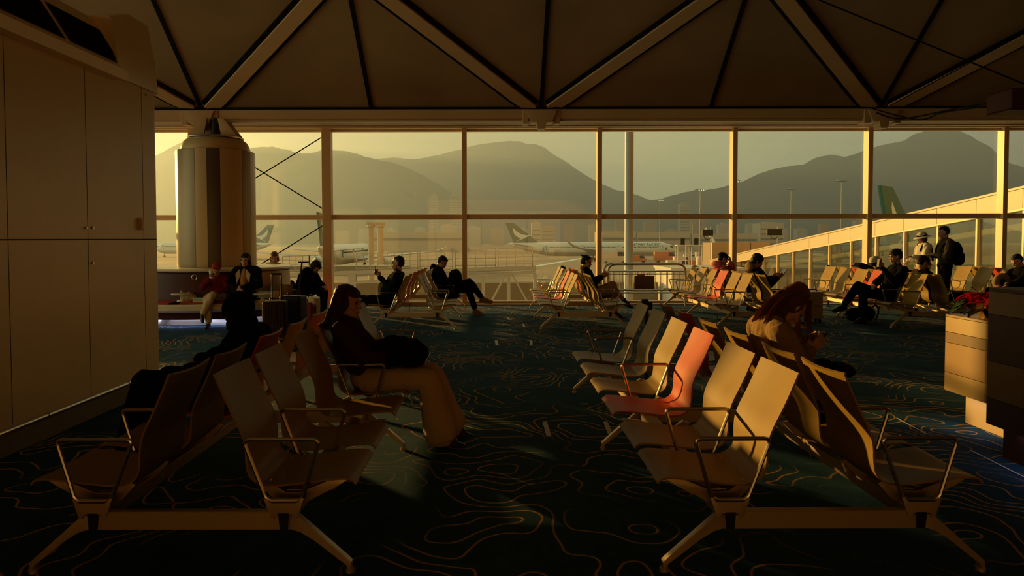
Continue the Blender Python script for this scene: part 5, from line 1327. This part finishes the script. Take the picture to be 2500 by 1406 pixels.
# ---- 16: woman in dark coat beside the child
cx_ = P(601, 700, 12.05).x; loc, rz = (cx_, 12.05, 0), R(-92)
J = dict(pelvis=(0, 0, .53), chest=(-.02, 0, .82), neck=(-.02, 0, 1.0), head=(.015, 0, 1.135), shl=(-.03, .175, .945), shr=(-.03, -.175, .945), hipl=(.04, .09, .52), hipr=(.04, -.09, .52), knl=(.44, .10, .52), knr=(.44, -.09, .52), anl=(.44, .10, .09), anr=(.46, -.09, .09), ell=(.10, .26, .72), elr=(.10, -.26, .72), wrl=(.27, .04, .66), wrr=(.27, -.05, .66))
p16, f = person('woman in a dark open coat over an ochre shirt, seated beside the child', loc, rz, J, top='c_navy', legs='c_black', hair='bob', fem=True, voxel=.008, hp=2, coat=.028, hemz=.5, handl={'d': (.2, -1, 0), 'n': (-1, 0, -.2), 'curl': .5}, handr={'d': (.2, 1, 0), 'n': (-1, 0, -.2), 'curl': .5}, seed=23)
blob('shirt', [('e', V((.055, 0, .80)), (.095, .075, .20), I3)], .009, M['c_yellow'], p16, folds=.006, seed=3)
q = MB()
for s_ in (-1, 1): q.prism([(s_ * .06, .98), (s_ * .13, .90), (s_ * .11, .74), (s_ * .05, .86)], 'x', .125, .14)
q.build('lapel', M['c_beige'], p16)

# ---- 17: head behind the ring backrest; 18: bent figure on its right side
loc, rz = (P(672, 640, 15.05).x, 15.02, 0), R(62)
J = dict(pelvis=(0, 0, .53), chest=(-.02, 0, .80), neck=(-.02, 0, .975), head=(-.01, 0, 1.10), shl=(-.03, .16, .92), shr=(-.03, -.16, .92), hipl=(.04, .09, .52), hipr=(.04, -.09, .52), knl=(.40, .10, .52), knr=(.40, -.09, .52), anl=(.40, .10, .09), anr=(.40, -.09, .09), ell=(.10, .24, .72), elr=(.10, -.24, .72), wrl=(.27, .04, .62), wrr=(.27, -.05, .62))
p17, f = person('reddish-haired person behind the round bench, only the head showing', loc, rz, J, top='c_tan', legs='c_black', hair='bob', haircol='hair_auburn', fem=True, voxel=.010, hy=-160 + 20, hp=15, seed=24)
loc, rz = ring_sit(-6); loc = (loc[0] + .12, loc[1], 0)
J = dict(pelvis=(0, 0, .53), chest=(.10, 0, .76), neck=(.20, 0, .90), head=(.29, 0, .965), shl=(.15, .17, .87), shr=(.15, -.17, .87), hipl=(.04, .09, .52), hipr=(.04, -.09, .52), knl=(.42, .10, .52), knr=(.42, -.09, .52), anl=(.42, .10, .09), anr=(.42, -.09, .09), ell=(.24, .24, .68), elr=(.24, -.24, .68), wrl=(.40, .10, .60), wrr=(.40, -.10, .60))
p18, f = person('dark-haired person bent forward on the right side of the round bench', loc, rz, J, top='c_black', legs='c_black', hair='bob', voxel=.010, hp=55, coat=.03, hemz=.4, seed=25)
# ================================================================ luggage and small things
M['case_dark'] = mat('dark_maroon_case', (.016, .004, .005), .6, spec=.2); M['case_black'] = mat('black_case', (.006, .006, .006), .6, spec=.2); M['case_cream'] = mat('cream_hard_shell', (.55, .44, .22), .4, bump=(30, .1)); M['case_red'] = mat('red_hard_shell', (.20, .012, .018), .5); M['case_pink'] = mat('pink_wrap', (.62, .16, .22), .35, trans=.35, bump=(25, .6))
def suitcase(loc, rz, w, d, h, material, label, handle=.0, tilt=0, ribs=True, hmat='black'):
    root = empty('suitcase', loc, rz); z0 = .055
    m = MB(); m.box((-w / 2, -d / 2, z0), (w / 2, d / 2, h), bev=.035, seg=4); m.build('shell', M[material], root)
    if ribs:
        m = MB()
        for k in range(7):
            x = -w / 2 + .045 + k * (w - .09) / 6; m.box((x - .006, -d / 2 - .004, z0 + .05), (x + .006, d / 2 + .004, h - .05), bev=.003)
        m.build('ribs', M[material], root)
    m = MB(); m.box((-.07, -d / 2 - .002, h * .52), (.07, -d / 2 + .0, h * .56)); m.tube(rounded([(-.07, 0, h - .005), (-.07, 0, h + .03), (.07, 0, h + .03), (.07, 0, h - .005)], .02), .009, 8); m.build('carry_handle', M['black'], root)
    for x in (-w / 2 + .045, w / 2 - .045):
        for y in (-d / 2 + .04, d / 2 - .04):
            m = MB(); m.cyl((x, y - .011, .028), (x, y + .011, .028), .028, 14); m.box((x - .018, y - .015, .03), (x + .018, y + .015, .065)); m.build('wheel', M['black'], root)
    if handle:
        m = MB(); m.tube(rounded([(-.06, d / 2 - .03, h - .02), (-.06 + tilt * .0, d / 2 - .03 + tilt, h + handle), (.06, d / 2 - .03 + tilt, h + handle), (.06, d / 2 - .03, h - .02)], .018), .010, 8)
        m.box((-.07, d / 2 - .045 + tilt, h + handle - .012), (.07, d / 2 - .012 + tilt, h + handle + .014), bev=.008); m.build('pull_handle', M[hmat], root)
    return tag(root, label, 'suitcase')
def at_px(px_, Y): return (P(px_, 700, Y).x, Y, 0)
suitcase(at_px(672, 9.0), R(8), .30, .26, .70, 'case_dark', 'dark maroon suitcase with raised pull handle beside the ring bench', handle=.34)
suitcase(at_px(715, 9.35), R(-6), .30, .26, .74, 'case_black', 'black suitcase right of the maroon one', handle=.0)
suitcase(at_px(746, 9.9), R(86), .20, .26, .60, 'case_red', 'small red case standing right of the black suitcase')
suitcase(at_px(757, 10.3), R(84), .22, .24, .64, 'case_cream', 'cream hard case peeking out behind the small red case', ribs=False)
suitcase((P(1984, 780, 12.4).x, 12.4, 0), R(4), .27, .22, .545, 'case_cream', 'cream ribbed cabin suitcase standing alone in the right aisle')
suitcase((P(781, 720, 15.2).x, 15.2, 0), R(12), .34, .22, .50, 'case_pink', 'pink wrapped suitcase near the thick left mullion', ribs=True)
# folding pole (scooter stem) beside the bent figure
a = P(737, 640, 12.4); m = MB(); b = P(729, 715, 12.3); m.cyl(a, (b.x, b.y, b.z), .014, 8); m.cyl((b.x, b.y, b.z), (b.x - .03, b.y, .05), .018, 8); m.cyl((a.x - .06, a.y, a.z), (a.x + .12, a.y, a.z), .013, 8); m.box((b.x - .06, b.y - .22, .03), (b.x + .02, b.y + .22, .06), bev=.01)
for y in (-.2, .2): m.cyl((b.x - .03, b.y + y, .05), (b.x + .0, b.y + y, .05), .05, 14)
tag(m.build('scooter', M['black']), 'black folding scooter stem standing against the ring bench', 'scooter')
# things lying on the ring bench
M['clearbag'] = mat('translucent_plastic', (.45, .40, .28), .3, trans=.5); M['greenbox'] = mat('mint_green_carton', (.22, .42, .28), .6)
c = P(462, 722, 11.95); o = blob('plastic_bag', [('e', V((0, 0, .06)), (.15, .10, .07), I3), ('c', V((-.06, 0, .08)), V((-.13, 0, .19)), .05, .012), ('c', V((.05, 0, .08)), V((.0, 0, .14)), .06, .02)], .010, M['clearbag'], None, folds=.02, fscale=14, seed=3)
o.location = (c.x, 11.92, .435); tag(o, 'crumpled translucent plastic bag on the round bench, left of the child', 'bag')
c = P(491, 732, 11.8); m = MB(); m.box((-.13, -.09, 0), (.13, .09, .065), bev=.004); o = m.build('carton', M['c_white']); o.location = (c.x, 11.85, .435); o.rotation_euler = (0, 0, .1)
m = MB(); m.box((-.115, -.0915, .015), (.115, .0915, .055)); m.box((-.115, -.08, .0645), (.115, .08, .066)); m.build('printed_band', M['greenbox'], o); tag(o, 'white and mint green snack carton lying on the red cushion', 'box')
ang = -28
for i, (a_, r_, sz, mt, lb) in enumerate(((-24, 1.58, (.16, .13, .22), 'c_tan', 'tan paper bag on the right side of the round bench'), (-14, 1.70, (.10, .09, .11), 'black', 'small black box on the right rim of the round bench'), (-36, 1.6, (.15, .11, .12), 'c_white', 'cream folded blanket on the right side of the round bench'))):
    p = ring_pos(a_, r_); m = MB(); m.box((-sz[0], -sz[1], 0), (sz[0], sz[1], sz[2]), bev=.012, seg=2); o = m.build(['paper_bag', 'small_box', 'blanket'][i], M[mt]); o.location = (p[0], p[1], .435); o.rotation_euler = (0, 0, R(a_ + 20)); tag(o, lb, ['bag', 'box', 'blanket'][i])
# backpack on the floor under the young man
bk = empty('backpack', (P(2104, 770, 12.35).x, 12.38, 0)); tag(bk, 'dark backpack on the carpet at the feet of the young man in black', 'backpack')
blob('pack', [('e', V((-.08, 0, .13)), (.20, .15, .13), I3), ('e', V((.10, 0, .15)), (.14, .14, .14), I3), ('e', V((.0, -.10, .10)), (.13, .06, .09), I3)], .011, bagm, bk, folds=.012, seed=8)
q = MB(); q.tube(spline([V((.14, -.05, .24)), V((.24, -.05, .30)), V((.29, -.04, .18)), V((.24, -.03, .03))], 6), .014, 6); q.tube(spline([V((-.22, 0, .10)), V((-.30, -.02, .14)), V((-.32, -.02, .05))], 5), .010, 6); q.build('strap', bagm, bk)
# white bottle on a seat and a coat on the far right benches
b = BEN['C4']; m = MB(); m.lathe([(0, 0), (.032, 0), (.034, .02), (.034, .11), (.014, .15), (.014, .17), (0, .172)], 16); o = m.build('water_bottle', M['clearbag']); o.location = (b.location.x - .45, b.location.y + .78, .415); tag(o, 'small clear bottle standing on the seat beside the young man', 'bottle')
o = blob('coat', [('e', V((0, 0, .05)), (.17, .15, .07), I3), ('e', V((.10, .02, .03)), (.12, .13, .05), I3)], .012, M['c_black'], None, folds=.02, seed=5); o.location = (BEN['ML'].location.x - .0, BEN['ML'].location.y + 1.3, .0)
o.location.x = BEN['ML'].location.x + .50; o.location.z = .42; tag(o, 'dark coat folded on a seat left of the man with crossed legs', 'coat')
m = MB(); m.cyl((-.14, 0, .022), (.14, 0, .022), .022, 14); o = m.build('rolled_paper', M['plane_w']); o.location = (P(1388, 750, 14.8).x, 14.8, 0); tag(o, 'white rolled sheet lying on the carpet under the far bench by the window', 'paper')
# ================================================================ evening haze over the airfield
hz = bpy.data.materials.new('evening_haze'); hz.use_nodes = True; t = hz.node_tree; t.nodes.remove(t.nodes['Principled BSDF'])
HAZE_D = 0.00088
vsn = N(t, 'ShaderNodeVolumeScatter'); vsn.inputs['Density'].default_value = HAZE_D; vsn.inputs['Anisotropy'].default_value = 0.42; vsn.inputs['Color'].default_value = (0.56, 0.74, 1.0, 1)
van = N(t, 'ShaderNodeVolumeAbsorption'); van.inputs['Density'].default_value = HAZE_D; van.inputs['Color'].default_value = vsn.inputs['Color'].default_value
adn = N(t, 'ShaderNodeAddShader'); t.links.new(vsn.outputs[0], adn.inputs[0]); t.links.new(van.outputs[0], adn.inputs[1])
t.links.new(adn.outputs[0], t.nodes['Material Output'].inputs['Volume'])
m = MB(); m.box((-1200, 165, GZ - 3), (2600, 3100, 460)); hb_ = m.build('haze', hz, smooth=0); hb_['kind'] = 'stuff'
tag(hb_, 'warm evening haze over the airfield and the mountains', 'haze', None, 'stuff')
